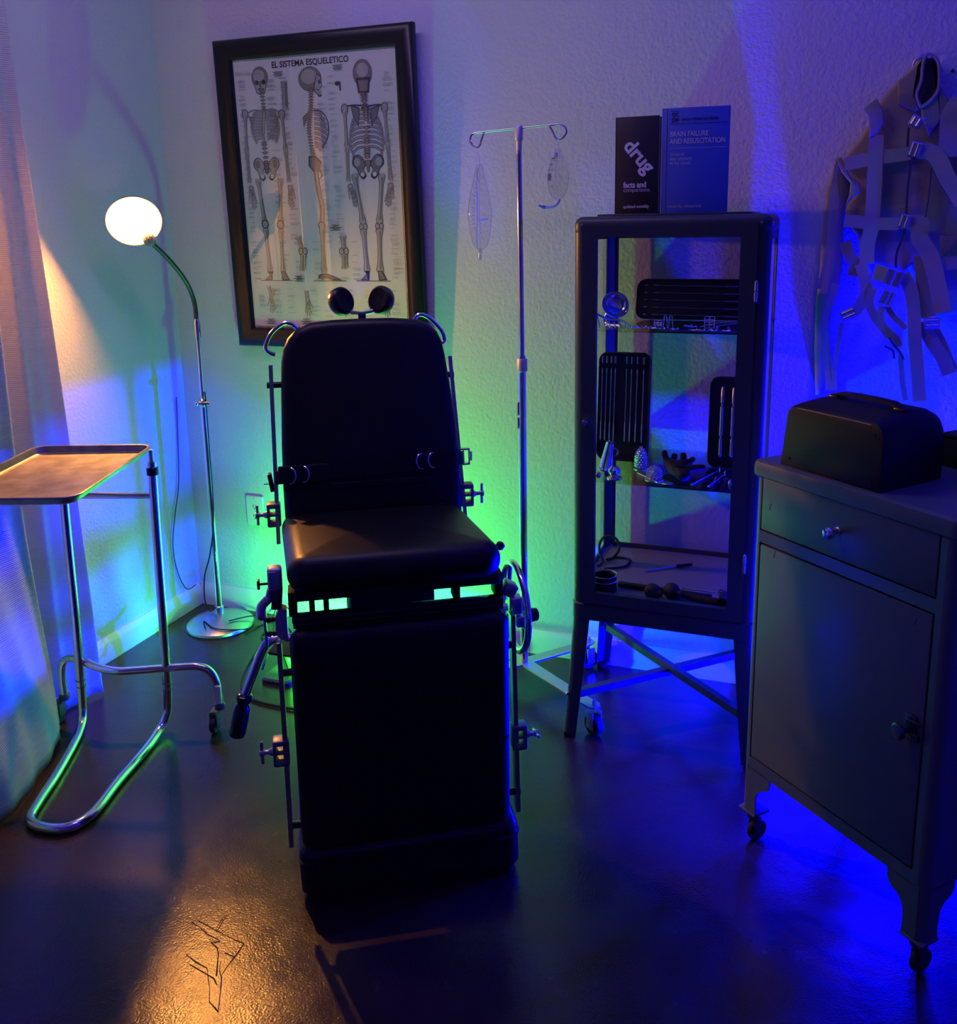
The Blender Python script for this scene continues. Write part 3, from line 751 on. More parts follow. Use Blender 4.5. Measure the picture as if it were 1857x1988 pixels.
for a, b in ((r[8], r[10]), (r[9], r[11])):
    bone((a[0] - .003, a[1]), (b[0] - .003, b[1]), 0.0034); bone((a[0] + .003, a[1]), (b[0] + .003, b[1]), 0.0034)
hh = [(0.4228, 0.4937), (0.5778, 0.493)]
hand(hh[0], (0.30, -1), 0.082); hand(hh[1], (-0.22, -1), 0.082, flip=-1)
pel = [(0.4968, 0.549)][0]; pelvis(pel[0], pel[1], 0.060, 0.060, True)
lg = [(0.4435, 0.525), (0.5458, 0.5216)] + [(0.4656, 0.3595), (0.5269, 0.3606), (0.4647, 0.3445), (0.5259, 0.345), (0.4707, 0.1955), (0.5199, 0.1956)]
bone(lg[0], lg[2], 0.0085, 0.016); bone(lg[1], lg[3], 0.0085, 0.016)
bone((lg[4][0], lg[4][1]), (lg[6][0], lg[6][1]), 0.0095, 0.016); bone(lg[5], lg[7], 0.0095, 0.018)
for k in (2, 3):
    for s in (-1, 1): ell((lg[k][0] + s * .0075, lg[k][1] - .010), 0.0088, 0.0115, 0, n=14); ell((lg[k][0] + s * .0075, lg[k][1] - .010), 0.0065, 0.0085, 2, n=12)
foot_front((lg[6][0], lg[6][1] - .003), -1); foot_front((lg[7][0], lg[7][1] - .003), 1)
# detail drawings: elbow, ear bone, knees, hands and feet
d_ = [(0.1985, 0.8374), (0.1954, 0.7489)] ; bone(d_[0], d_[1], 0.012, 0.013)
d_ = [(0.4092, 0.8217), (0.4094, 0.7929), (0.3997, 0.8166)]; stroke([d_[0], d_[1]], 0.006, 0); ell(d_[2], 0.010, 0.007, 0)
for a, b, c in ([(0.208, 0.3195), (0.2241, 0.2663), (0.2184, 0.1994)], [(0.3856, 0.3197), (0.3857, 0.2654), (0.3865, 0.2063)]):
    bone(a, b, 0.010, 0.017); bone((b[0] - .003, b[1] - .008), (c[0] - .004, c[1]), 0.008, 0.013); bone((b[0] + .008, b[1] - .010), (c[0] + .006, c[1] + .004), 0.005, 0.007)
    for s in (-1, 1): ell((b[0] + s * .009, b[1] + .002), 0.010, 0.013, 0, n=14); ell((b[0] + s * .009, b[1] + .002), 0.0075, 0.010, 2, n=12)
hd = [(0.0792, 0.1121), (0.2271, 0.1047), (0.3769, 0.1065), (0.5352, 0.1084)]
tp = [(0.0726, 0.1442), (0.2256, 0.1296), (0.376, 0.1288), (0.5348, 0.1434)]
for i in range(4):
    bone(tp[i], hd[i], 0.008, 0.011)
    if i == 0: bone([(0.0947, 0.1353)][0], [(0.0845, 0.1122)][0], 0.007, 0.010)
    hand(hd[i], (0.05 if i else 0.02, -1), 0.066, 0.9, -1 if i % 2 else 1)
chart_print = None
# rows of illegible caption text
rnd = random.Random(3)
def caption(x, y, n, w):
    for k in range(n):
        ww = w * (0.55 + 0.45 * rnd.random()); xx = x
        while xx < x + ww:
            l = 0.0018 + 0.004 * rnd.random()
            stroke([(xx, y - k * 0.0037), (min(xx + l, x + ww), y - k * 0.0037)], 0.0019, 4)
            xx += l + 0.0011
cols = [(0.012, 0.036), (0.126, 0.050), (0.178, 0.05), (0.315, 0.045), (0.362, 0.042), (0.565, 0.045)]
for x, w in cols:
    y = 0.855 - rnd.random() * 0.02
    lo = 0.15 if x in (0.012, 0.565) else 0.30
    while y > lo:
        if rnd.random() < 0.93: caption(x + rnd.random() * 0.008, y, rnd.choice((1, 2, 2, 3)), w * (0.5 + 0.5 * rnd.random()))
        y -= 0.012 + 0.010 * rnd.random()
for x in (0.012, 0.128, 0.19, 0.262, 0.365, 0.41, 0.565):
    y = 0.30
    while y > 0.165:
        if rnd.random() < .8: caption(x + rnd.random() * .01, y, rnd.choice((1, 2, 3)), 0.036)
        y -= 0.016 + 0.01 * rnd.random()
for x in (0.030, 0.095, 0.15, 0.245, 0.30, 0.39, 0.46, 0.56):
    y = 0.135
    while y > 0.03:
        if rnd.random() < .8: caption(x, y, rnd.choice((1, 2, 3)), 0.034)
        y -= 0.015 + 0.01 * rnd.random()
caption(0.01, 0.875, 3, 0.10)
for px, py in [(0.1606, 0.8673), (0.3879, 0.8728)]:
    for k in range(4):
        stroke([(px + .004 * (k % 2), py - k * .0042), (px + .036 - .004 * (k % 2), py - k * .0042)], 0.0024, 0)
for px, py in [(0.1805, 0.1813), (0.34, 0.3562), (0.0522, 0.0259), (0.1989, 0.0288)]:
    for k in range(5):
        s = (0.006, 0.012, 0.0, 0.009, 0.002)[k]
        stroke([(px + s, py - k * .0042), (px + .042 - s, py - k * .0042)], 0.0023, 0)
for a in (0.118, 0.470): stroke([(a, 0.46), (a, 0.175)], 0.0007, 4)
INK.build('chart_print', [M['ink'], M['sepia'], M['bone'], M['paper'], M['fine']], sheet)
text_mesh('EL SISTEMA ESQUELETICO', 0.0272, lambda x, y, z: pmap(0.300 + x, 0.882 + y, 0.0006), M['ink'], 'chart_title', sheet, 'CENTER', 0.0006, sx=0.93)

# ================================================================ OUTLET
ol = thing('wall_outlet', 'white outlet plate low on the back wall, beside the chair', 'outlet', (-1.983, 2.859, 0.418))
MB().pillow(rrect(-2.022, -1.944, 0.359, 0.477, 0.006), 0.010, 0.004, lambda x, y, h: (x, 2.854 - h, y)).build('cover_plate', M['plate'], ol)
for z in (0.438, 0.398):
    mb = MB().box((-1.989, 2.8488, z), (0.0025, 0.001, 0.009)).box((-1.977, 2.8488, z), (0.0025, 0.001, 0.007)).cyl((-1.983, 2.849, z - .011), (-1.983, 2.8482, z - .011), 0.0026, n=10)
    mb.build('socket', M['dark'], ol)
MB().cyl((-1.983, 2.849, 0.468), (-1.983, 2.848, 0.468), 0.003, n=10).build('screw', M['nickel'], ol)
# ================================================================ DRIP STAND
IX, IY = -0.826, 2.622
iv = thing('drip_stand', 'tall chrome drip stand with two hooks, behind the chair on four legs', 'stand', (IX, IY, 0))
MB().cyl((IX, IY, 0.085), (IX, IY, 1.095), 0.0125, n=20).build('lower_pole', M['chrome'], iv)
MB().cyl((IX, IY, 1.09), (IX - .004, IY, 1.70), 0.0085, n=18).build('upper_pole', M['chrome'], iv)
MB().lathe([(0.013, 1.045), (0.0165, 1.048), (0.0165, 1.083), (0.0145, 1.086)], (IX, IY, 0), n=20).build('height_collar', M['alu'], iv)
MB().lathe([(0.0085, 1.726), (0.012, 1.728), (0.0125, 1.765), (0.011, 1.768)], (IX - .004, IY, 0), n=20).cyl((IX - .004, IY, 1.69), (IX - .004, IY, 1.73), 0.0085).build('head_cap', M['alu'], iv)
zc = 1.7565
hk = [(-0.938, zc - .004), (-0.943, zc - .014), (-0.948, zc - .026), (-0.951, zc - .036), (-0.958, zc - .042), (-0.968, zc - .041), (-0.977, zc - .033), (-0.9815, zc - .020), (-0.978, zc - .008), (-0.966, zc - .002), (-0.940, zc + .0005), (-0.83, zc + .0055), (-0.73, zc + .010), (-0.705, zc + .009), (-0.692, zc + .001), (-0.688, zc - .012), (-0.695, zc - .024), (-0.708, zc - .031), (-0.720, zc - .026), (-0.728, zc - .010), (-0.738, zc + .006)]
MB().tube(crv([(x, IY, z) for x, z in hk], 5), 0.0031, 10).build('hook_bar', M['chrome'], iv)
MB().box((IX - .0125, IY - .006, 0.93), (0.002, 0.012, 0.042)).box((IX - .0125, IY - .006, 0.885), (0.002, 0.012, 0.035)).build('barcode_sticker', M['plate'], iv)
for k, (ex, ey) in enumerate([(-0.545, 2.408), (-0.655, 2.805), (-1.10, 2.80), (-1.03, 2.42)]):
    d = Vector((ex - IX, ey - IY, 0)).normalized()
    if k == 2: ex, ey = IX + d.x * .30, IY + d.y * .22
    mb = MB()
    a = Vector((IX, IY, 0.086)); b = Vector((ex, ey, 0.086)) ; m = a.lerp(b, 0.80) + V(0, 0, .004)
    s = Vector((-d.y, d.x, 0)) * 0.021
    pts = [a, m, b + V(0, 0, .010)]
    top = [q + s for q in pts] + [b + d * .018 + s * .5 + V(0, 0, .010), b + d * .018 - s * .5 + V(0, 0, .010)] + [q - s for q in reversed(pts)]
    mb.loft([[q - V(0, 0, .005) for q in top], top])
    leg = mb.build('leg', M['alu'], iv, label='flat aluminium base leg')
    e = Vector((ex, ey, 0))
    mb = MB().cyl(e + V(0, 0, .092), e + V(0, 0, .108), 0.007, n=6).cyl(e + V(0, 0, .095), e + V(0, 0, .114), 0.004, n=8)
    mb.box(e + s * .75 + V(0, 0, .050), (0.003, 0.030, 0.055), Matrix(((s.normalized().x, d.x, 0), (s.normalized().y, d.y, 0), (0, 0, 1))), 0.001)
    mb.box(e - s * .75 + V(0, 0, .050), (0.003, 0.030, 0.055), Matrix(((s.normalized().x, d.x, 0), (s.normalized().y, d.y, 0), (0, 0, 1))), 0.001)
    mb.build('caster_fork', M['alu'], iv)
    MB().lathe([(0.010, -0.011), (0.031, -0.011), (0.0325, -0.007), (0.0325, 0.007), (0.031, 0.011), (0.010, 0.011)], e + V(0, 0, .0325), s, 24).build('caster_wheel', M['rubber'], iv)

def bag(name, label, ring, cx, ztop, zbot, wid, thick, yaw, marks):
    t = thing(name, label, 'drip bag', (cx, IY, zbot), 0, None)
    cy, sy = math.cos(yaw), math.sin(yaw)
    n = 22; rings = []
    for i in range(n + 1):
        f = i / n
        z = ztop + (zbot - ztop) * f
        w = wid * (max(0.0, math.sin(PI * min(1, f * 0.86 + 0.06))) ** 0.62) * (0.55 + 0.55 * min(1, f * 1.8)) / 1.1
        if f > 0.93: w *= max(0.12, 1 - ((f - 0.93) / 0.07) ** 2 * .85)
        th = thick * math.sin(PI * min(1, f * .95 + .03)) * w / wid + 0.0006
        ring_ = []
        for k in range(20):
            a = 2 * PI * k / 20
            x = w / 2 * math.cos(a); y = th / 2 * math.sin(a)
            ring_.append(Vector((cx + x * cy - y * sy, IY + x * sy + y * cy, z)))
        rings.append(ring_)
    MB().loft(rings).build('bag_body', M['bag'], t, smooth=180)
    mb = MB()
    L = [r[0] for r in rings]; Rr_ = [r[10] for r in rings]
    mb.tube(L, 0.0011, 6).tube(Rr_, 0.0011, 6).tube([r[15] + Vector((sy, -cy, 0)) * .0008 for r in rings], 0.0007, 6)
    mb.build('seam', M['seam'], t)
    MB().tube(crv(ring, 5), 0.0016, 8).build('hanger_loop', M['seam'], t)
    for k in range(marks):
        z = ztop + (zbot - ztop) * (0.25 + 0.5 * k / max(1, marks - 1))
        r = rings[int(n * (0.25 + 0.5 * k / max(1, marks - 1)))][13]
        MB().box(r + Vector((0.004, -0.0012, 0)), (0.006, 0.0005, 0.0012)).build('volume_mark', M['ink'], t)
    return t
b1 = bag('drip_bag', 'clear full drip bag hanging from the left hook of the drip stand', [(-0.964, IY, zc - .045), (-0.957, IY, 1.69), (-0.953, IY, 1.665), (-0.962, IY, 1.64), (-0.956, IY, 1.61)], -0.955, 1.665, 1.412, 0.073, 0.036, 0.25, 14)
MB().lathe([(0.006, 1.418), (0.009, 1.405), (0.005, 1.400), (0.006, 1.392), (0.006, 1.384)], (-0.957, IY, 0), n=14).build('outlet_port', M['seam'], b1)
MB().tube([(-0.9585, IY - .012, 1.640), (-0.956, IY - .019, 1.56), (-0.957, IY - .021, 1.50), (-0.960, IY - .019, 1.44), (-0.961, IY - .008, 1.415)], 0.0012, 6).build('front_seam', M['blue_plastic'], b1)
MB().tube([(-0.952, IY - .019, 1.502), (-0.938, IY - .016, 1.504), (-0.926, IY - .010, 1.505)], 0.0018, 6).build('liquid_line', M['blue_plastic'], b1)
MB().tube(crv([(-0.948, IY - .019, 1.498), (-0.946, IY - .02, 1.478), (-0.948, IY - .02, 1.468), (-0.944, IY - .02, 1.463), (-0.942, IY - .02, 1.452), (-0.938, IY - .019, 1.445)], 4), 0.0013, 6).build('port_tag', M['seam'], b1)
b2 = bag('drip_bag', 'smaller clear drip bag with printed scale hanging from the right hook', [(-0.709, IY, zc - .033), (-0.711, IY, 1.71), (-0.709, IY, 1.69), (-0.708, IY, 1.672)], -0.713, 1.700, 1.556, 0.070, 0.030, -0.2, 4)
MB().tube(crv([(-0.709, IY, 1.558), (-0.712, IY, 1.549), (-0.722, IY, 1.540), (-0.738, IY, 1.535), (-0.752, IY, 1.535)], 5), 0.0042, 10).build('drip_tube', M['blue_plastic'], b2)
MB().cyl((-0.750, IY, 1.535), (-0.760, IY, 1.537), 0.0050, n=10).cyl((-0.760, IY, 1.537), (-0.770, IY, 1.541), 0.0030, n=10).build('tube_clip', M['book_blue'], b2, label='dark blue tube clip')
MB().box((-0.716, IY - .012, 1.682), (0.010, 0.006, 0.014), bev=.002).build('valve', M['blue_plastic'], b2)
MB().box((-0.722, IY - .0150, 1.672), (0.012, 0.0005, 0.004)).box((-0.729, IY - .0158, 1.656), (0.010, 0.0005, 0.003)).box((-0.733, IY - .0170, 1.640), (0.010, 0.0005, 0.0015)).box((-0.733, IY - .0175, 1.620), (0.009, 0.0005, 0.02)).build('bag_print', M['sepia'], b2)

# ================================================================ PROCEDURE CHAIR
CA = math.radians(31)
ch = thing('procedure_chair', 'black vinyl procedure chair with raised back and hanging leg rest, in the room centre', 'chair', (-0.7926, 1.640, 0), CA)
def cb(mb, name, m, parent=ch, **k): return mb.build(name, m, parent, world=False, **k)
# pedestal base shell
ol_ = rrect(-0.247, 0.260, 0.0, 0.60, 0.035, 6)
def rr(d, z): return [Vector((x, y, z)) for x, y in inset2d(ol_, d)]
cb(MB().loft([rr(0.010, 0.0), rr(0.010, 0.022), rr(0.004, 0.024), rr(0.0, 0.030), rr(0.001, 0.100), rr(0.003, 0.118), rr(0.006, 0.130), rr(0.016, 0.141), rr(0.035, 0.147)]), 'base_cover', M['blackgloss'])
cb(MB().loft([rr(0.0005, 0.0985), rr(-0.002, 0.100), rr(-0.002, 0.1035), rr(0.0015, 0.105)], cap=False), 'cover_trim', M['black'])
mb = MB()
mb.box((0.0, 0.32, 0.42), (0.20, 0.26, 0.56), bev=.01)
cb(mb, 'pedestal_column', M['blackmatt'])
# leg rest cushion
cb(MB().pillow(rrect(-0.235, 0.232, 0.155, 0.672, (0.02, 0.02, 0.028, 0.028), 5), 0.058, 0.024, lambda x, y, h: (x, -0.006 - h + 0.02 * (0.45 - y), y), crown=0.006), 'leg_cushion', M['vinyl'])
cb(MB().box((0, 0.030, 0.41), (0.42, 0.014, 0.46), bev=.004), 'leg_panel', M['blackmatt'])
# front frame rails
mb = MB()
mb.box((0.0, 0.022, 0.683), (0.456, 0.030, 0.016), bev=.004)
mb.box((0.0, 0.010, 0.672), (0.452, 0.012, 0.012), bev=.003)
cb(mb, 'front_rail', M['blackgloss'])
mb = MB()
for x, w in ((-0.185, .012), (-0.155, .012), (0.128, .014), (-0.225, .018), (0.222, .018)): cb(MB().box((x, 0.055, 0.710), (w, 0.05, 0.055), bev=.002), 'hinge_strut', M['blackmatt'])
mb = MB()
mb.prism([(-0.13, 0.735), (-0.11, 0.695), (-0.075, 0.690), (0.03, 0.690), (0.06, 0.735)], lambda p: (p[0], 0.12, p[1]), lambda p: (p[0], 0.30, p[1]))
cb(mb, 'tilt_bracket', M['gunmetal'])
cb(MB().box((0, 0.19, 0.737), (0.44, 0.38, 0.022), bev=.006), 'seat_pan', M['blackmatt'])
# seat cushion
def seatmap(x, y, h):
    return (x - 0.05 * max(0, y) , y, 0.782 + h - 0.085 * max(0.0, y - 0.02) + 0.010 * math.cos(x * 6))
cb(MB().pillow(rrect(-0.232, 0.222, -0.028, 0.42, (0.045, 0.045, 0.02, 0.02), 6), 0.082, 0.038, seatmap, crown=0.010, seg=7), 'seat_cushion', M['vinyl'])
# back cushion
bo, bd = Vector((0, 0.405, 0.735)), Vector((0, 0.115, 0.524)).normalized()
bn = Vector((0, -bd.z, bd.y))
def backmap(x, y, h): return Vector((x, 0, 0)) + bo + bd * (y - 0.735) + bn * h
bout = sm([(-0.222, 0.738), (0.186, 0.738)], 3)
bout = [(-0.222, 0.738), (-0.02, 0.733), (0.186, 0.738), (0.203, 0.755), (0.207, 0.80), (0.207, 0.88), (0.202, 1.0), (0.192, 1.10), (0.183, 1.175), (0.178, 1.205), (0.166, 1.233), (0.146, 1.253), (0.115, 1.266), (0.05, 1.272), (-0.02, 1.273), (-0.10, 1.272), (-0.155, 1.267), (-0.190, 1.252), (-0.212, 1.230), (-0.226, 1.200), (-0.231, 1.170), (-0.236, 1.08), (-0.241, 0.96), (-0.243, 0.86), (-0.242, 0.78), (-0.238, 0.755)]
cb(MB().pillow(bout, 0.062, 0.026, backmap, crown=0.010, seg=6), 'back_cushion', M['vinyl'])
cb(MB().pillow(inset2d(bout, 0.03), 0.012, 0.004, lambda x, y, h: backmap(x, y, h - 0.038)), 'back_panel', M['blackmatt'])
# chrome grab loops at the top corners
for s, P in ((-1, [(-0.183, 1.250), (-0.200, 1.268), (-0.222, 1.270), (-0.252, 1.247), (-0.268, 1.215), (-0.262, 1.200), (-0.245, 1.192)]), (1, [(0.108, 1.262), (0.125, 1.280), (0.150, 1.272), (0.180, 1.240), (0.189, 1.215), (0.182, 1.204), (0.165, 1.205)])):
    cb(MB().tube(crv([backmap(x, z, -0.02) for x, z in P], 6), 0.0052, 10), 'grab_handle', M['chrome'])
# head rest: two tilted round pads on a bracket
hb = backmap(-0.022, 1.283, 0.0)
cb(MB().cyl(backmap(-0.022, 1.20, -0.036), backmap(-0.022, 1.284, -0.022), 0.007).box(backmap(-0.022, 1.279, -0.022), (0.020, 0.018, 0.022), bev=.003), 'headrest_post', M['gunmetal'])
cb(MB().tube([backmap(-0.068, 1.303, -0.024), backmap(-0.045, 1.292, -0.022), backmap(-0.022, 1.289, -0.022), backmap(0.002, 1.293, -0.022), backmap(0.026, 1.305, -0.024)], 0.0052, 10), 'headrest_bracket', M['chrome'])
for s, c0 in ((-1, (-0.071, 1.322)), (1, (0.028, 1.322))):
    c = backmap(c0[0], c0[1], -0.020)
    ax = Vector((-s * 0.66, -0.70, 0.28)).normalized()
    pd = cb(MB().lathe([(0.006, -0.020), (0.032, -0.018), (0.036, -0.012), (0.037, 0.0), (0.0365, 0.006), (0.033, 0.010)], c, ax, 32), 'headrest_cup', M['black'])
    cb(MB().lathe([(0.033, 0.006), (0.0335, 0.010), (0.030, 0.0125), (0.018, 0.011), (0.002, 0.0095)], c, ax, 32), 'headrest_pad', M['leather'])
# side rails on the back and on the leg rest
def rail(a, b, n): return cb(MB().bar(a, b, 0.010, 0.024, up=n), 'side_rail', M['nickel'])
rail(backmap(-0.262, 0.715, -0.018), backmap(-0.258, 1.165, -0.018), (0, 1, 0)); rail(backmap(0.216, 0.735, -0.018), backmap(0.199, 1.168, -0.018), (0, 1, 0))
rail((-0.257, 0.012, 0.640), (-0.259, 0.02, 0.150), (0, 1, 0)); rail((0.246, 0.012, 0.650), (0.256, 0.02, 0.160), (0, 1, 0))
for x, z in ((-0.250, 1.115), (0.188, 1.120)):
    cb(MB().cyl(backmap(x - .02, z, -.018), backmap(x + .02, z, -.018), 0.008), 'rail_spacer', M['black'])
for x, z in ((-0.246, 0.565), (0.238, 0.575), (-0.248, 0.20), (0.246, 0.21)):
    cb(MB().cyl((x - .016, 0.016, z), (x + .016, 0.016, z), 0.008), 'rail_spacer', M['black'])
# rail clamps with T handles
def clamp(o, s, bm_, tilt=0):
    """o: point on the rail; s: outward side"""
    o = Vector(o)
    mb = MB()
    mb.box(o + V(s * .006, 0, .0), (0.024, 0.026, 0.006), bev=.001).box(o + V(s * .006, 0, .024), (0.034, 0.032, 0.014), bev=.005).box(o + V(s * .006, 0, -.024), (0.034, 0.032, 0.014), bev=.005)
    mb.box(o + V(-s * .008, 0, 0), (0.007, 0.030, 0.056), bev=.002).box(o + V(s * .019, 0, 0), (0.007, 0.030, 0.056), bev=.002)
    c = cb(mb, 'rail_clamp', M['clamp'])
    cb(MB().lathe([(0.010, 0.0), (0.007, 0.008), (0.005, 0.010), (0.005, 0.018), (0.0075, 0.019), (0.0085, 0.024), (0.0075, 0.029), (0.003, 0.030)], o + V(s * .022, 0, 0), (s, 0, 0), 14), 'clamp_screw', M['nickel'], c)
    d = Matrix.Rotation(tilt, 3, 'X') @ Vector((0, 0, 0.024)); q = o + V(s * .046, 0, 0)
    cb(MB().cyl(q - d, q + d, 0.0036, n=10).ball(q - d, 0.0042, n=8).ball(q + d, 0.0042, n=8), 't_handle', M['nickel'], c)
clamp(backmap(-0.264, 0.79, -0.018), -1, 0, 0.15); clamp(backmap(0.218, 0.805, -0.018), 1, 0, 0.05)
clamp((-0.262, 0.014, 0.385), -1, 0, 0.05); clamp((0.254, 0.014, 0.352), 1, 0, 1.35)
# waist strap with rings and buckle
def strapmap(x, z, h=0.0): return backmap(x, z, 0.041 + h)
mb = MB()
L_ = [(-0.262, -0.012, .880), (-0.252, 0.010, .882), (-0.235, 0.0345, .884), (-0.15, 0.0395, .888), (0.0, 0.043, .892), (0.12, 0.041, .897), (0.192, 0.034, .900), (0.212, 0.012, .903), (0.222, -0.012, .904)]
rings = [[backmap(x, z + sg * 0.0165, h + t_) for sg, t_ in ((-1, 0), (1, 0), (1, .003), (-1, .003))] for x, h, z in L_]
mb.loft(rings); cb(mb, 'waist_strap', M['leather'])
cb(MB().pillow(rrect(-0.252, -0.125, 0.868, 0.912, (0.004, .016, .016, 0.004), 4), 0.006, 0.0025, lambda x, y, h: strapmap(x, y, h + .007)), 'strap_pad', M['leather'])
cb(MB().pillow(rrect(-0.272, 0.15, 0.848, 0.862, 0.003, 3), 0.004, 0.0015, lambda x, y, h: strapmap(x * .88, y, h - .001)), 'seam_band', M['leather'])
for x, a0, a1 in ((-0.222, -0.55 * PI, 0.45 * PI), (-0.190, -0.55 * PI, 0.45 * PI), (0.102, 0.45 * PI, 1.55 * PI), (0.132, 0.45 * PI, 1.55 * PI)):
    z = 0.888 + (x + .2) * 0.045
    pts = [strapmap(x + 0.013 * math.cos(a0 + (a1 - a0) * k / 12), z + 0.019 * math.sin(a0 + (a1 - a0) * k / 12), 0.010 + .006 * math.sin(PI * k / 12)) for k in range(13)]
    cb(MB().tube(pts, 0.0021, 8), 'strap_ring', M['chrome'])
mb = MB()
q = backmap(0.217, 0.905, -0.004)
mb.box(q + V(0, 0, .020), (0.032, 0.014, 0.0045), bev=.001).box(q + V(0, 0, -.020), (0.032, 0.014, 0.0045), bev=.001).box(q + V(.016, 0, 0), (0.004, 0.014, 0.044), bev=.001).box(q + V(-.016, 0, 0), (0.004, 0.014, 0.044), bev=.001).cyl(q + V(.022, 0, -.012), q + V(.022, 0, .012), 0.003, n=8)
cb(mb, 'strap_buckle', M['chrome'])
mb = MB()
q = backmap(-0.272, 0.872, 0.004)
mb.box(q, (0.010, 0.022, 0.046), rot('Y', -8), .002).cyl(q + V(-.018, 0, -.004), q + V(-.002, 0, -.004), 0.0012, n=6)
cb(mb, 'buckle_end', M['leather'])
# left front lever clamp, twin knobs
o_ = Vector((-0.258, 0.03, 0.775))
cb(MB().box(o_, (0.030, 0.034, 0.050), bev=.008, seg=3).box(o_ + V(-.004, -.018, .004), (0.014, 0.004, 0.030)), 'lever_housing', M['alu'])
cb(MB().box(o_ + V(.002, 0, -.044), (0.022, 0.030, 0.046), rot('Y', 6), .003), 'lever_block', M['gunmetal'])
cb(MB().cyl(o_ + V(-.012, 0, -.012), o_ + V(-.032, 0, -.012), 0.003, n=8).box(o_ + V(-.034, 0, -.012), (0.006, 0.014, 0.020), bev=.002), 'lever_screw', M['gunmetal'])
cb(MB().tube(crv([o_ + V(-.010, 0, -.025), o_ + V(-.016, 0, -.045), o_ + V(-.030, -.004, -.060), o_ + V(-.032, -.006, -.080)], 6), [0.008] * 6 + [0.010] * 6 + [0.0105] * 7, 12).ball(o_ + V(-.032, -.006, -.080), 0.0105, n=12), 'lever', M['brushed'])
o_ = Vector((-0.252, 0.03, 0.668))
cb(MB().loft([[Vector((x, y + o_.y, z)) for x, z in ((-.238, .705), (-.252, .712), (-.262, .690), (-.262, .652), (-.252, .640), (-.238, .634))] for y in (-.014, .014)]), 'knob_bracket', M['alu'])
for z in (0.682, 0.650):
    cb(MB().lathe([(0.005, 0), (0.005, .004), (0.0065, .004), (0.0065, .007), (0.005, .007), (0.005, .010), (0.0065, .011), (0.0065, .015), (0.005, .016), (0.005, .020)], (-0.262, 0.03, z), (-1, 0, 0), 12), 'knob_screw', M['gunmetal'])
cb(MB().box((-0.284, 0.03, 0.665), (0.006, 0.016, 0.088), rot('Y', -2), .003), 'knob_plate', M['nickel'])
# crank
cr = cb(MB().tube(crv([(-0.20, 0.10, 0.602), (-0.262, 0.10, 0.604), (-0.286, 0.10, 0.597), (-0.301, 0.10, 0.575), (-0.322, 0.10, 0.525), (-0.342, 0.10, 0.478)], 8), 0.0098, 14), 'crank_arm', M['chrome'])
ax = Vector((-0.020, 0, -0.080)).normalized()
cb(MB().lathe([(0.011, -0.004), (0.0175, 0.0), (0.0185, 0.008), (0.0125, 0.020), (0.015, 0.024), (0.0185, 0.032), (0.0190, 0.088), (0.0165, 0.097), (0.008, 0.101)], (-0.343, 0.10, 0.478), ax, 24), 'crank_grip', M['blackgloss'], cr)
# foot hand wheel on the right
wa = Matrix.Rotation(math.radians(4), 3, 'Z') @ Vector((1, 0, 0)); wc = Vector((0.300, 0.215, 0.575))
wh = cb(MB().torus(wc, 0.106, 0.0085, wa, 48, 12), 'hand_wheel', M['chrome'])
mb = MB()
for k in range(3):
    a = PI * 0.5 + 0.35 + k * 2 * PI / 3
    wy = wa.cross(Vector((0, 0, 1)))
    d = Vector((0, 0, 1)) * math.sin(a) + wy * math.cos(a)
    mb.tube([wc - wa * .012 + d * .012, wc - wa * .010 + d * .05, wc + d * .104], [0.0065, 0.0055, 0.0055], 10)
mb.lathe([(0.018, -0.018), (0.020, -0.010), (0.014, 0.0)], wc - wa * .002, wa, 20)
cb(mb, 'wheel_spokes', M['chrome'], wh)
cb(MB().cyl(wc - wa * .08, wc, 0.009), 'wheel_shaft', M['nickel'], wh)
kn = wc - wa.cross(Vector((0, 0, 1))) * -0.02 + V(0.0, -.07, -0.012)
cb(MB().lathe([(0.004, 0), (0.013, 0.004), (0.0165, 0.020), (0.015, 0.034), (0.010, 0.037)], wc + V(.006, -.060, .0), wa, 18), 'wheel_knob', M['black'], wh)
mb = MB()
mb.box((0.250, 0.06, 0.690), (0.030, 0.04, 0.030), rot('Y', 30), .004).box((0.262, 0.05, 0.655), (0.028, 0.034, 0.040), bev=.005).box((0.270, 0.04, 0.62), (0.020, 0.028, 0.026), bev=.004)
cb(mb, 'rail_socket', M['nickel'])
cb(MB().lathe([(0.006, 0), (0.010, .004), (0.010, .014), (0.004, .018)], (0.235, 0.10, 0.770), (0.6, 0, .8), 12), 'side_knob', M['gunmetal'])

# ================================================================ FOOT PEDAL
pdl = thing('foot_pedal', 'dark pedal switch with a looping cable on the floor behind the crank', 'pedal', (-1.64, 2.42, 0))
MB().loft([[Vector((x, y, z)) for x, y in inset2d(rrect(-1.67, -1.56, 2.36, 2.48, .02), d)] for d, z in ((0, 0), (0, .012), (.006, .018))]).build('pedal_base', M['gunmetal'], pdl)
MB().box((-1.60, 2.42, 0.105), (0.10, 0.07, 0.012), rot('X', 14), .004).cyl((-1.60, 2.45, .02), (-1.60, 2.43, .10), 0.016, 0.022).build('pedal_plate', M['blackmatt'], pdl)
MB().bar((-1.655, 2.40, 0.095), (-1.675, 2.385, 0.035), 0.012, 0.006).build('pedal_lever', M['gunmetal'], pdl)
MB().tube(crv([(-1.60, 2.47, 0.11), (-1.64, 2.50, 0.135), (-1.69, 2.46, 0.12), (-1.72, 2.38, 0.05), (-1.70, 2.30, 0.008), (-1.62, 2.25, 0.006), (-1.50, 2.24, 0.006), (-1.35, 2.25, 0.006)], 8), 0.0045, 8).build('pedal_cable', M['rubber'], pdl)
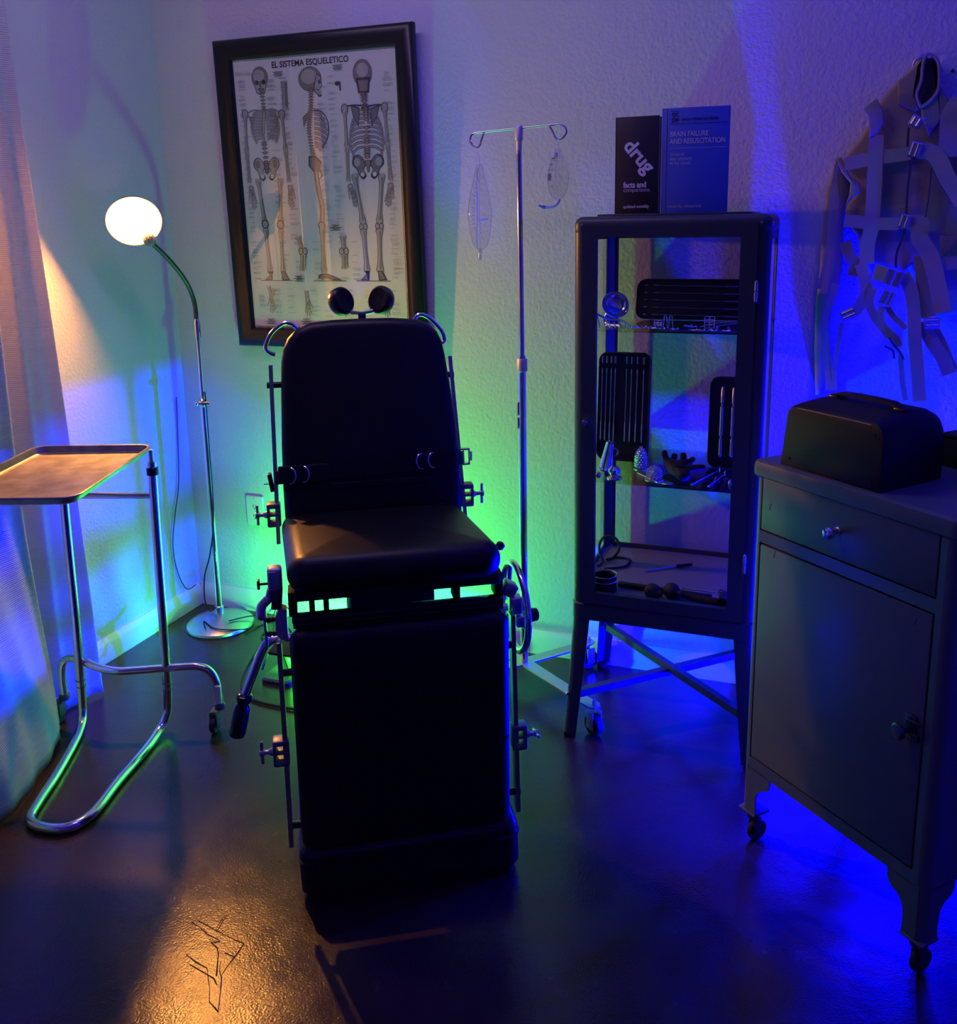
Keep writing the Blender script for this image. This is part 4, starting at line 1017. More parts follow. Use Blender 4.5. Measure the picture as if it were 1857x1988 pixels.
# ================================================================ GLASS CABINET
gx0, gx1, gy0, gy1 = -0.607, -0.105, 2.388, 2.832
gc = thing('glass_cabinet', 'dark painted metal display cabinet with glass door on crossed splayed legs', 'cabinet', ((gx0 + gx1) / 2, (gy0 + gy1) / 2, 0))
def post(x, y, sx, sy, w=0.032, r=0.024):
    # L-shaped corner post with a rounded outer edge
    pts = []
    for i in range(7):
        a = 0.5 * PI * i / 6
        pts.append((x + sx * (r - r * math.cos(a)), y + sy * (r - r * math.sin(a))))
    # pts runs from (x, y+r) to (x+r, y)
    out = [(x, y + sy * w)] + pts + [(x + sx * w, y), (x + sx * w, y + sy * .003), (x + sx * r, y + sy * .003), (x + sx * .003, y + sy * r), (x + sx * .003, y + sy * w)]
    return out
for x, y, sx, sy in ((gx0, gy0, 1, 1), (gx1, gy0, -1, 1), (gx0, gy1, 1, -1), (gx1, gy1, -1, -1)):
    P = post(x, y, sx, sy)
    MB().loft([[Vector((a, b, z)) for a, b in P] for z in (0.375, 1.475)]).build('corner_post', M['slate'], gc)
# top: rounded shell with raised panel
o2 = rrect(gx0, gx1, gy0, gy1, 0.024, 6)
MB().loft([[Vector((x, y, z)) for x, y in inset2d(o2, d)] for d, z in ((0.001, 1.463), (-0.001, 1.467), (-0.001, 1.486), (0.001, 1.494), (0.005, 1.500), (0.013, 1.5045), (0.022, 1.506))]).box(((gx0 + gx1) / 2, (gy0 + gy1) / 2, 1.507), (gx1 - gx0 - .104, gy1 - gy0 - .10, 0.009), bev=.003).build('top_panel', M['slate'], gc)
# deck, apron
MB().loft([[Vector((x, y, z)) for x, y in inset2d(o2, d)] for d, z in ((0.010, 0.430), (0.010, 0.440))]).build('bottom_deck', M['deck'], gc)
MB().loft([[Vector((x, y, z)) for x, y in inset2d(o2, d)] for d, z in ((-0.003, 0.372), (-0.003, 0.418), (0.0, 0.421), (0.012, 0.4215), (0.012, 0.372))], cap=False).build('apron', M['slate'], gc)
for a, b in (((gx0 + .03, gy1 - .004), (gx1 - .03, gy1 - .004)), ((gx0 + .004, gy0 + .03), (gx0 + .004, gy1 - .03)), ((gx1 - .004, gy0 + .03), (gx1 - .004, gy1 - .03))):
    for z, h in ((0.437, 0.034), (1.455, 0.03)):
        MB().bar((*a, z), (*b, z), 0.004, h).build('side_rail', M['slate'], gc)
MB().box(((gx0 + gx1) / 2, gy1 - .006, 0.95), (gx1 - gx0 - .05, 0.003, 1.03)).build('back_glass', M['glass'], gc)
for x in (gx0 + .006, gx1 - .006): MB().box((x, (gy0 + gy1) / 2, 0.95), (0.003, gy1 - gy0 - .05, 1.03)).build('side_glass', M['glass'], gc)
for z in (1.2035, 0.7795):
    MB().box(((gx0 + gx1) / 2, (gy0 + gy1) / 2 + .006, z), (gx1 - gx0 - .018, gy1 - gy0 - .030, 0.005), bev=.001).build('glass_shelf', M['shelfglass'], gc)
mb = MB()
for z in (1.196, 0.772):
    for x in (gx0 + .012, gx1 - .012):
        for y in (gy0 + .03, gy1 - .03): mb.box((x, y, z), (0.016, 0.010, 0.008), bev=.001)
mb.build('shelf_clip', M['nickel'], gc)
# door
dx0, dx1, dz0, dz1 = -0.578, -0.137, 0.422, 1.462 + 0.022
dr_y = gy0 - 0.003
dr = MB()
wx0, wx1, wz0, wz1 = -0.543, -0.178, 0.458, 1.452
dz1 = 1.4825; dz0 = 0.424
for (a, b, c, d) in ((dx0, wx0, dz0, dz1), (wx1, dx1, dz0, dz1), (wx0, wx1, dz0, wz0), (wx0, wx1, wz1, dz1)):
    dr.box(((a + b) / 2, dr_y + .006, (c + d) / 2), (b - a, 0.018, d - c))
door = dr.build('door', M['slate'], gc)
MB().box(((wx0 + wx1) / 2, dr_y + .008, (wz0 + wz1) / 2), (wx1 - wx0 + .01, 0.003, wz1 - wz0 + .01)).build('door_glass', M['glass'], door)
mb = MB().lathe([(0.004, 0), (0.004, .008), (0.0075, .012), (0.0085, .018), (0.0065, .023), (0.002, .0245)], (-0.567, dr_y - .003, 0.958), (0, -1, 0), 18)
mb.build('door_knob', M['chrome'], door)
for z in (1.315, 0.594):
    MB().lathe([(0.001, -.028), (0.0045, -.025), (0.0055, -.002), (0.003, -.001), (0.003, .001), (0.0055, .002), (0.0045, .025), (0.001, .028)], (-0.136, dr_y - .007, z), (0, 0, 1), 14).build('hinge', M['chrome'], door)
for x, z in ((-0.583, 1.4935), (-0.134, 1.4935)):
    pass
for p, ax in (((-0.583, gy0, 1.484), (0, -1, 0)), ((-0.130, gy0, 1.484), (0, -1, 0)), ((gx0, 2.41, 1.482), (-1, 0, 0)), ((gx1, 2.41, 1.482), (1, 0, 0))):
    MB().lathe([(0.0045, -0.002), (0.0045, 0.0005), (0.003, 0.003), (0.0005, 0.0038)], p, ax, 14).build('screw_head', M['chrome'], gc)
# splayed legs
for sx, sy, x, y in ((-1, -1, gx0, gy0), (1, -1, gx1, gy0), (-1, 1, gx0, gy1), (1, 1, gx1, gy1)):
    P = [(a - x, b - y) for a, b in post(x, y, -sx, -sy, 0.052, 0.022)]
    Q = [(a * .72, b * .72) for a, b in P]
    top = [Vector((x + a, y + b, 0.385)) for a, b in P]
    mid = [Vector((x + sx * .010 + a * .86, y + sy * (.006 if sy > 0 else .010) + b * .86, 0.19)) for a, b in P]
    bot = [Vector((x + sx * .021 + a, y + sy * (.010 if sy > 0 else .020) + b, 0.012)) for a, b in Q]
    lg_ = MB().loft([top, mid, bot]).build('leg', M['slate'], gc)
    MB().box((x + sx * .005, y + sy * (-.006 if sy > 0 else .004), 0.008), (0.030, 0.030, 0.016), bev=.004).build('leg_foot', M['rubber'], gc)
    MB().lathe([(0.006, -0.004), (0.006, 0.0015), (0.003, 0.004), (0.0005, 0.005)], (x + sx * .010, y + sy * .012 if sy < 0 else y + .004, 0.135), (sx * .5, sy, 0), 12).build('leg_bolt', M['chrome'], gc)
fl_, fr_, bl_, br_ = (gx0 + .012, gy0 + .014, .135), (gx1 - .012, gy0 + .014, .135), (gx0 + .012, gy1 - .014, .150), (gx1 - .012, gy1 - .014, .150)
for a, b in ((fl_, br_), (bl_, fr_)):
    dz = 0.006 if a is bl_ else -0.006
    MB().bar(V(*a) + V(0, 0, dz), V(*b) + V(0, 0, dz), 0.022, 0.022).build('cross_brace', M['slate'], gc)

# ---------------- books on top
def book(name, label, x0, x1, y, z0, h, th, yaw, m):
    t = thing(name, label, 'book', (x0, y, z0), yaw)
    w = x1 - x0
    mb = MB()
    mb.box((w / 2, 0.0015, h / 2), (w, 0.003, h), bev=.001).box((w / 2, th - 0.0015, h / 2), (w, 0.003, h), bev=.001).box((0.002, th / 2, h / 2), (0.004, th, h), bev=.0015)
    mb.build('cover', m, t, world=False)
    MB().box((w / 2 + .001, th / 2, h / 2), (w - .008, th - .006, h - .008)).build('page_block', M['pages'], t, world=False)
    return t
bk = book('reference_book', 'black paperback standing on top of the glass cabinet, left of the blue book', -0.541, -0.420, 2.597, 1.512, 0.262, 0.040, 0.0, M['book_black'])
bm_ = lambda ox, oz, a=0.0: (lambda x, y, h: (ox + x * math.cos(a) - y * math.sin(a), -0.0004 - h, oz + x * math.sin(a) + y * math.cos(a)))
text_mesh('drug', 0.055, bm_(0.021, 0.183, -0.86), M['print_white'], 'cover_word', bk, bold=0.0016, world=False, label='large slanted pale word')
text_mesh('facts and', 0.0215, bm_(0.024, 0.072), M['print_white'], 'cover_line', bk, bold=0.0007, world=False, sx=0.84)
text_mesh('comparisons', 0.0165, bm_(0.024, 0.060), M['print_white'], 'cover_line', bk, bold=-0.0001, world=False, sx=0.88)
text_mesh('updated monthly', 0.0125, bm_(0.024, 0.016), M['print_white'], 'cover_line', bk, bold=0.0002, world=False, sx=0.85)
bb = book('reference_book', 'blue hardcover book standing on top of the glass cabinet, right of the black one', -0.412, -0.233, 2.590, 1.512, 0.278, 0.034, 0.08, M['book_blue'])
text_mesh('BRAIN FAILURE', 0.0190, bm_(0.022, 0.203), M['print_white'], 'cover_line', bb, world=False, sx=0.78, bold=0.0003)
text_mesh('AND RESUSCITATION', 0.0190, bm_(0.022, 0.184), M['print_white'], 'cover_line', bb, world=False, sx=0.78, bold=0.0003)
text_mesh('EDITED BY', 0.0095, bm_(0.023, 0.152), M['print_white'], 'cover_line', bb, world=False, sx=0.85)
text_mesh('AKE GRENVIK', 0.0112, bm_(0.023, 0.140), M['print_white'], 'cover_line', bb, world=False, sx=0.85)
text_mesh('PETER SAFAR', 0.0112, bm_(0.023, 0.128), M['print_white'], 'cover_line', bb, world=False, sx=0.85)
text_mesh('CHURCHILL LIVINGSTONE', 0.0095, bm_(0.020, 0.014), M['print_white'], 'cover_line', bb, world=False, sx=0.80)
text_mesh('CLINICS IN CRITICAL CARE MEDICINE', 0.0088, bm_(0.050, 0.2445), M['print_navy'], 'cover_line', bb, world=False, sx=0.66)
text_mesh('CC', 0.013, bm_(0.025, 0.256), M['print_navy'], 'cover_emblem', bb, world=False, bold=0.0005)
text_mesh('CM', 0.013, bm_(0.025, 0.243), M['print_navy'], 'cover_emblem', bb, world=False, bold=0.0005)
MB().box((0.098, -0.0006, 0.172), (0.150, 0.0004, 0.0010)).build('cover_rule', M['print_white'], bb, world=False)
MB().box((0.098, -0.0006, 0.236), (0.150, 0.0004, 0.0009)).box((0.034, -0.0006, 0.269), (0.022, .0004, .0007)).box((0.034, -0.0006, 0.240), (0.022, .0004, .0007)).build('cover_rule', M['print_navy'], bb, world=False)
MB().box((0.014, -0.0003, 0.139), (0.0012, 0.0006, 0.276)).build('hinge_groove', M['print_navy'], bb, world=False)

# ---------------- black instrument cases with their rods
def caselet(label, x0, x1, z0, z1, y, lean, r):
    t = thing('instrument_case', label, 'instrument case', ((x0 + x1) / 2, y, z0))
    f = lambda x, z, h: (x, y + (z - z0) * lean - h, z)
    L = [(0, -0.006), (0, 0.006), (0.0015, 0.007), (0.004, 0.0065), (0.006, 0.002)]
    o_ = rrect(x0, x1, z0, z1, r, 6)
    MB().loft([[Vector(f(x, z, h)) for x, z in inset2d(o_, d)] for d, h in L]).build('case_tray', M['leather'], t)
    return f
GR = 'thin steel probes in the black cases'
f1 = caselet('wide black instrument case leaning at the back of the top glass shelf', -0.497, -0.150, 1.2063, 1.322, 2.700, 0.30, 0.028)
def probe(f, a, b, label, grp, r=0.0011, tip=0.0022, vert=False):
    t = MB()
    A = Vector(f(*a, 0.006)); B = Vector(f(*b, 0.006)); d = (B - A)
    P = [A, A + d * .05, A + d * .07, A + d * .72, A + d * .76, A + d * .97, B]
    t.tube(P, [tip * .6, tip, r, r, tip * .9, tip * .9, tip * .5], 8)
    o_ = t.build('surgical_probe', M['nickel'])
    tag(o_, label, 'probe', grp)
    return o_
names1 = ['uppermost', 'second', 'third', 'fourth', 'lowest']
for k, z in enumerate((1.304, 1.283, 1.262, 1.241, 1.220)):
    probe(f1, (-0.448, z), (-0.168, z - .003), names1[k] + ' thin steel probe lying across the wide black case, top shelf', 'probes in the wide black case')
    MB().ball(f1(-0.468, z, 0.004), (0.006, .003, .0022), n=8).build('clip_bead', M['nickel'], bpy.data.objects['instrument_case'])
f2 = caselet('tall black instrument case leaning in the left of the middle glass shelf', -0.597, -0.440, 0.7825, 1.108, 2.640, 0.10, 0.026)
n2 = ['leftmost', 'second from left', 'third from left', 'fourth from left', 'fourth from right', 'third from right', 'second from right', 'rightmost']
for k, x in enumerate((-0.585, -0.572, -0.558, -0.546, -0.512, -0.497, -0.480, -0.461)):
    probe(f2, (x, 1.060), (x, 0.842), n2[k] + ' upright steel probe in the tall black case', 'probes in the tall black case')
    o_ = MB().box(f2(x, 1.086, 0.0062), (0.005, 0.003, 0.022), bev=.001).build('probe_tip', M['nickel'])
    tag(o_, n2[k] + ' short steel tip at the top of the tall black case', 'probe tip', 'tips in the tall black case')
f3 = caselet('narrow black instrument case leaning in the right of the middle glass shelf', -0.268, -0.128, 0.7825, 1.048, 2.640, 0.09, 0.026)
for k, x in enumerate((-0.231, -0.200, -0.168)):
    o_ = MB().lathe([(0.002, 0), (0.0052, .004), (0.0052, .052), (0.003, .054), (0.003, .060), (0.0056, .062), (0.0056, .145), (0.003, .147), (0.003, .156), (0.0052, .158), (0.0045, .200), (0.002, .204)], Vector(f3(x, 0.818, 0.010)), Vector(f3(0, 1, 0)) - Vector(f3(0, 0, 0)), 12).build('scalpel_handle', M['brushed'])
    tag(o_, ('left', 'middle', 'right')[k] + ' thick steel handle in the narrow black case', 'handle', 'handles in the narrow black case')

# ---------------- top shelf contents (glass top at 1.206)
S1 = 1.2062
t = thing('chrome_bowl', 'round chrome bowl propped on edge, left end of the top glass shelf', 'bowl', (-0.525, 2.52, S1))
MB().lathe([(0.001, -0.016), (0.018, -0.015), (0.030, -0.008), (0.036, 0.004), (0.0385, 0.005), (0.0385, 0.007), (0.035, 0.006), (0.029, -0.005), (0.017, -0.011), (0.001, -0.012)], (-0.520, 2.52, 1.262), Vector((0.40, -0.82, 0.42)), 36).build('bowl_shell', M['chrome'], t)
MB().tube(crv([(-0.538, 2.53, 1.25), (-0.552, 2.535, 1.225), (-0.545, 2.53, S1 + .003), (-0.50, 2.50, S1 + .003)], 5), 0.003, 8).build('bowl_rest', M['chrome'], t)
t = thing('rake_retractor', 'fan of curved steel tines at the left front of the top glass shelf', 'retractor', (-0.54, 2.46, S1))
MB().tube(crv([(-0.560, 2.45, 1.247), (-0.545, 2.46, 1.236), (-0.522, 2.47, 1.228), (-0.495, 2.475, 1.225), (-0.470, 2.47, 1.212)], 6), 0.0034, 8).build('retractor_bar', M['brushed'], t)
for k in range(7):
    x = -0.556 + k * 0.0145
    MB().tube(crv([(x, 2.455 + .002 * k, 1.240 - .004 * k), (x + .006, 2.448, 1.225 - .002 * k), (x + .011, 2.438, S1 + .002)], 4), 0.0015, 6).build('tine', M['chrome'], t)
rnd = random.Random(11)
def wirebox(x, y, w, h, label, n=4):
    t = thing('wire_clip_rack', label, 'rack', (x, y, S1))
    mb = MB()
    for z in [S1 + .001 + h * i / n for i in range(n + 1)]: mb.tube([(x, y, z), (x + w, y, z)], 0.0010, 6)
    for q in (0, .5, 1): mb.tube([(x + w * q, y, S1 + .001), (x + w * q, y, S1 + h)], 0.0012, 6)
    mb.build('wire_frame', M['chrome'], t); MB().box((x + w / 2, y, S1 + .0015), (w, 0.012, 0.003)).build('rack_foot', M['chrome'], t)
wirebox(-0.272, 2.50, 0.026, 0.030, 'small chrome wire rack standing right of centre on the top glass shelf')
wirebox(-0.405, 2.49, 0.020, 0.018, 'low chrome wire rack left of centre on the top glass shelf', 3)
for i, (x, lab) in enumerate([(-0.374, 'left'), (-0.360, 'right')]):
    t = thing('tweezers', lab + ' one of two chrome tweezers standing open on the top glass shelf', 'tweezers', (x, 2.47, S1))
    MB().tube([(x - .004, 2.47, S1 + .001), (x - .001, 2.47, S1 + .034), (x + .002, 2.47, S1 + .037), (x + .005, 2.47, S1 + .034), (x + .008, 2.47, S1 + .001)], 0.0011, 6).build('tweezer_arms', M['chrome'], t)
for i, (x, y, lab) in enumerate([(-0.235, 2.475, 'left'), (-0.205, 2.45, 'right')]):
    t = thing('retractor_blade', lab + ' one of two long curved steel blades lying at the right of the top shelf', 'blade', (x, y, S1))
    mb = MB()
    path = crv([(x - .045, y, S1 + .006), (x - .02, y - .002, S1 + .014), (x + .02, y - .004, S1 + .020), (x + .06, y, S1 + .017)], 5)
    mb.loft([[p + V(0, -.008, 0), p + V(0, .008, -.002), p + V(0, .008, .0), p + V(0, -.008, .002)] for p in path]); mb.build('blade', M['brushed'], t)
    MB().cyl((x, y, S1 + .0005), (x, y, S1 + .012), 0.003, n=8).build('blade_stand', M['chrome'], t)
smalls = [(-0.46, 2.46, 'far left front'), (-0.44, 2.45, 'left front, beside the tines'), (-0.425, 2.47, 'left, behind the front edge'), (-0.41, 2.45, 'left of the low rack'), (-0.385, 2.44, 'before the low rack'), (-0.35, 2.44, 'right of the tweezers'), (-0.30, 2.43, 'centre front edge'), (-0.28, 2.43, 'centre right front edge'), (-0.25, 2.43, 'front of the small rack'), (-0.325, 2.52, 'middle of the shelf'), (-0.31, 2.50, 'middle, left of the small rack'), (-0.215, 2.425, 'right front edge')]
for x, y, lab in smalls:
    mb = MB()
    mb.torus((x, y, S1 + .0035), 0.0042, 0.0012, (rnd.uniform(-.3, .3), rnd.uniform(-.5, .5), 1), 14, 6).cyl((x + .004, y, S1 + .003), (x + .015, y + rnd.uniform(-.008, .008), S1 + .003), 0.0014, n=6).ball((x + .016, y, S1 + .004), 0.0030, n=8)
    o_ = mb.build('chrome_clamp', M['chrome']); tag(o_, 'tiny chrome ringed clamp on the top glass shelf, ' + lab, 'clamp', 'tiny chrome clamps on the top glass shelf')

# ---------------- middle shelf contents (glass top at 0.782)
S2 = 0.7822
t = thing('chrome_cup', 'tall tapered chrome cup standing at the left of the middle glass shelf', 'cup', (-0.548, 2.53, S2))
MB().lathe([(0.024, 0), (0.024, .004), (0.020, .008), (0.0195, .012), (0.0125, .082), (0.0135, .084), (0.0115, .085), (0.0105, .080), (0.016, .03), (0.001, .028)], (-0.545, 2.53, S2 + .0), (0.17, 0, 1), 28).build('cup_wall', M['chrome'], t)
MB().tube(crv([(-0.527, 2.53, S2 + .066), (-0.510, 2.53, S2 + .060), (-0.512, 2.53, S2 + .045), (-0.530, 2.53, S2 + .042)], 5), 0.0028, 8).build('cup_handle', M['chrome'], t)
t = thing('chrome_plug', 'bulbous chrome plug with wide flange, in front of the tapered cup', 'plug', (-0.500, 2.44, S2))
MB().lathe([(0.021, 0), (0.022, .003), (0.018, .006), (0.010, .008), (0.012, .012), (0.0165, .020), (0.0165, .028), (0.010, .036), (0.002, .038)], (-0.500, 2.44, S2), n=28).build('plug_body', M['chrome'], t)
for i, (cx, cy, hh_, rr_, lab) in enumerate([(-0.447, 2.56, 0.062, 0.016, 'upright chrome beaded massager standing left of the black glove'), (-0.392, 2.46, 0.034, 0.020, 'domed chrome beaded massager in front of the black glove')]):
    t = thing('beaded_massager', lab, 'massager', (cx, cy, S2), 0, None)
    MB().lathe([(rr_ * 1.3, 0), (rr_ * 1.35, .003), (rr_ * .9, .006), (rr_ * .8, .010), (rr_ * .75, hh_ * .6), (rr_ * .3, hh_ * .95), (.001, hh_)], (cx, cy, S2), n=20).build('massager_core', M['nickel'], t)
    mb = MB()
    for a in range(9):
        for b in range(12):
            f = (a + .5) / 9; rad = rr_ * (1.0 if f < .5 else max(.18, math.cos((f - .5) * PI)))
            th = 2 * PI * b / 12 + a * .26
            mb.ball((cx + rad * math.cos(th), cy + rad * math.sin(th), S2 + .008 + hh_ * f), 0.0026, n=6)
    o_ = mb.build('steel_beads', M['chrome'], t); o_['kind'] = 'stuff'
t = thing('chrome_spoon', 'flat oval chrome spatula lying by the front edge of the middle shelf', 'spatula', (-0.36, 2.43, S2))
MB().tube(crv([(-0.445, 2.50, S2 + .006), (-0.42, 2.475, S2 + .005), (-0.40, 2.45, S2 + .004), (-0.375, 2.425, S2 + .004)], 5), 0.0024, 8).build('spatula_handle', M['chrome'], t)
MB().ball((-0.352, 2.425, S2 + .004), (0.022, 0.012, 0.0035), n=16).build('spatula_blade', M['chrome'], t)
# black rubber glove lying palm up, one skinned surface
def glove():
    me = bpy.data.meshes.new('rubber_glove')
    vs, es, rad = [], [], []
    def add(p, r, par=None):
        vs.append(p); rad.append(r)
        if par is not None: es.append((par, len(vs) - 1))
        return len(vs) - 1
    o = (-0.345, 2.53, S2)
    root = add((o[0], o[1], o[2] + .018), .019)
    w1 = add((o[0] + .028, o[1] - .045, o[2] + .014), .016, root)
    add((o[0] + .038, o[1] - .075, o[2] + .012), .017, w1)
    k0 = add((o[0] - .018, o[1] + .030, o[2] + .022), .016, root)
    k1 = add((o[0] + .022, o[1] + .030, o[2] + .022), .016, root)
    for b, s, L, up in ((k0, (-.012, .010), .052, .030), (k0, (.006, .014), .048, .022), (k1, (-.004, .014), .050, .026), (k1, (.014, .010), .044, .016)):
        p = vs[b]
        a = add((p[0] + s[0], p[1] + s[1], p[2] + .006), .0085, b)
        m_ = add((p[0] + s[0] * 1.6, p[1] + s[1] * 1.8, p[2] + up * .7), .0078, a)
        add((p[0] + s[0] * 1.7, p[1] + s[1] * 1.6, p[2] + up * 1.15), .0070, m_)
    a = add((o[0] + .030, o[1] - .010, o[2] + .020), .011, root)
    m_ = add((o[0] + .060, o[1] - .004, o[2] + .024), .009, a)
    add((o[0] + .085, o[1] + .004, o[2] + .026), .008, m_)
    me.from_pydata([(x - o[0], y - o[1], z - o[2]) for x, y, z in vs], es, [])
    ob = bpy.data.objects.new('rubber_glove', me); C.objects.link(ob); ob.location = o
    s = ob.modifiers.new('skin', 'SKIN'); s.use_smooth_shade = True
    for i, r in enumerate(rad): me.skin_vertices[0].data[i].radius = (r * 1.3, r * 1.05)
    me.skin_vertices[0].data[0].use_root = True
    sb = ob.modifiers.new('sub', 'SUBSURF'); sb.levels = 2; sb.render_levels = 2
    dg = bpy.context.evaluated_depsgraph_get()
    m2 = bpy.data.meshes.new_from_object(ob.evaluated_get(dg)); ob.modifiers.clear(); ob.data = m2; bpy.data.meshes.remove(me)
    m2.name = 'rubber_glove'; m2.materials.clear(); m2.materials.append(M['blackmatt'])
    for p in m2.polygons: p.use_smooth = True
    zmin = min(v.co.z for v in m2.vertices)
    for v in m2.vertices: v.co.z -= zmin - 0.0004
    tag(ob, 'black rubber glove lying palm up with curled fingers on the middle glass shelf', 'glove')
glove()
for i, (a, b, lab) in enumerate([((-0.285, 2.435), (-0.226, 2.585), 'left'), ((-0.240, 2.430), (-0.208, 2.545), 'right')]):
    t = thing('pinwheel', lab + ' one of two spiked chrome pinwheels lying at the right of the middle shelf', 'pinwheel', (a[0], a[1], S2))
    A = Vector((*a, S2 + .003)); B = Vector((*b, S2 + .010))
    MB().tube([A, A.lerp(B, .6), B], [0.0024, .0018, .0013], 8).ball(A, 0.0034, n=10).build('pinwheel_handle', M['chrome'], t)
    mb = MB().torus(B, 0.0070, 0.0009, (1, .2, 0), 16, 6).ball(B, 0.002, n=6)
    for k in range(12):
        q = Vector((0, math.cos(k * PI / 6), math.sin(k * PI / 6)))
        mb.cyl(B + q * .006, B + q * .0102, 0.0007, .0002, n=5)
    mb.build('spiked_wheel', M['chrome'], t)
t = thing('chrome_ring', 'chrome ring dish at the right front of the middle glass shelf', 'ring', (-0.180, 2.44, S2))
MB().torus((-0.180, 2.44, S2 + .010), 0.013, 0.0045, (0.9, -.3, .3), 24, 10).box((-0.180, 2.44, S2 + .002), (.02, .012, .004), bev=.001).build('ring_body', M['chrome'], t)
t = thing('chrome_bell', 'small round chrome bell with pale stem at the left front of the middle shelf', 'bell', (-0.543, 2.43, S2))
MB().ball((-0.545, 2.435, S2 + .009), 0.009, n=14).cyl((-0.530, 2.42, S2 + .002), (-0.524, 2.41, S2 + .003), 0.002, n=8).build('bell_body', M['chrome'], t)

# ---------------- cabinet floor contents (deck top at 0.44)
S3 = 0.4402
t = thing('cuff_ring', 'black cylindrical cuff with metal hoops, left front of the cabinet floor', 'cuff', (-0.525, 2.455, S3))
MB().lathe([(0.033, 0), (0.036, .002), (0.036, .046), (0.033, .048), (0.031, .046), (0.031, .004), (0.001, .003)], (-0.528, 2.452, S3), n=36).build('cuff_wall', M['leather'], t)
for z in (0.034, 0.050): MB().torus((-0.528, 2.452, S3 + z), 0.0362, 0.0016, (0, 0, 1), 40, 8).build('cuff_hoop', M['chrome'], t)
lp = MB().tube(crv([(-0.585, 2.62, S3 + .004), (-0.575, 2.65, S3 + .010), (-0.590, 2.67, S3 + .030), (-0.593, 2.68, S3 + .055), (-0.580, 2.68, S3 + .078), (-0.560, 2.68, S3 + .085), (-0.540, 2.68, S3 + .076), (-0.530, 2.68, S3 + .054), (-0.536, 2.68, S3 + .032), (-0.552, 2.67, S3 + .014), (-0.570, 2.68, S3 + .006), (-0.54, 2.71, S3 + .005), (-0.50, 2.70, S3 + .005), (-0.505, 2.64, S3 + .005), (-0.56, 2.60, S3 + .006)], 7), 0.0040, 10).build('rubber_hose', M['rubber'])
tag(lp, 'coiled black rubber hose with an upright loop, back left of the cabinet floor', 'hose')
t = thing('steel_rod', 'slim steel rod with black handle lying on the cabinet floor', 'rod', (-0.40, 2.64, S3))
MB().cyl((-0.440, 2.625, S3 + .004), (-0.352, 2.690, S3 + .006), 0.0030, n=10).build('rod_shaft', M['brushed'], t)
MB().cyl((-0.354, 2.688, S3 + .006), (-0.310, 2.712, S3 + .008), 0.0052, n=12).build('rod_handle', M['black'], t)
t = thing('black_paddle', 'long flat black strap paddle lying along the front of the cabinet floor', 'paddle', (-0.34, 2.49, S3))
MB().box((-0.36, 2.485, S3 + .008), (0.27, 0.022, 0.012), rot('Z', -4), .003).build('paddle_strip', M['leather'], t)
mb = MB()
for k in range(40): mb.ball((-0.49 + k * .0066, 2.498 - k * .0004, S3 + .0145), 0.0009, n=5)
o_ = mb.build('paddle_stitching', M['print_white'], t); o_['kind'] = 'stuff'
for x, y, r, lab in ((-0.385, 2.432, 0.0235, 'round black rubber ball in front, centre of the cabinet floor'), (-0.334, 2.452, 0.0235, 'second black rubber ball, behind and right of the round one')):
    o_ = MB().ball((x, y, S3 + r * .97), (r, r, r), n=28).cyl((x + r * .7, y - .012, S3 + r), (x + r * 1.2, y - .014, S3 + r), 0.009, n=14).build('rubber_ball', M['rubber'])
    tag(o_, lab, 'ball')
t = thing('black_mallet', 'black mallet lying at the right of the cabinet floor', 'mallet', (-0.27, 2.44, S3))
MB().tube([(-0.305, 2.455, S3 + .014), (-0.25, 2.44, S3 + .013), (-0.205, 2.435, S3 + .012)], [0.008, .011, .012], 12).build('mallet_handle', M['blackmatt'], t)
MB().cyl((-0.190, 2.415, S3 + .018), (-0.186, 2.465, S3 + .018), 0.0175, n=20).build('mallet_head', M['black'], t)
t = thing('steel_scissors', 'small steel scissors behind the mallet, right of the cabinet floor', 'scissors', (-0.22, 2.47, S3))
MB().bar((-0.310, 2.500, S3 + .017), (-0.215, 2.478, S3 + .021), 0.004, .002).bar((-0.310, 2.492, S3 + .017), (-0.215, 2.484, S3 + .021), 0.004, .002).build('scissor_blades', M['brushed'], t)
for dy in (-.010, .012): MB().torus((-0.200, 2.482 + dy, S3 + .022), 0.009, 0.0018, (.2, 0, 1), 18, 8).build('finger_loop', M['gunmetal'], t)

# ================================================================ ENAMEL BEDSIDE CABINET
SA = -0.745
ec = thing('bedside_cabinet', 'grey green enamelled metal bedside cabinet with one drawer and one door, on casters', 'cabinet', (-0.1025, 2.0722, 0), SA)
def eb(mb, name, m, parent=ec, **k): return mb.build(name, m, parent, world=False, **k)
EW, ED = 0.500, 0.40
def ering(d, z, x0=-0.004, x1=None): return [Vector((x, y, z)) for x, y in inset2d(rrect(x0, EW if x1 is None else x1, -0.002, ED, 0.012, 4), d)]
eb(MB().loft([ering(0.002, 0.925), ering(-0.003, 0.930), ering(-0.004, 0.950), ering(-0.001, 0.960), ering(0.006, 0.9645), ering(0.010, 0.965)]), 'cabinet_top', M['enamel'])
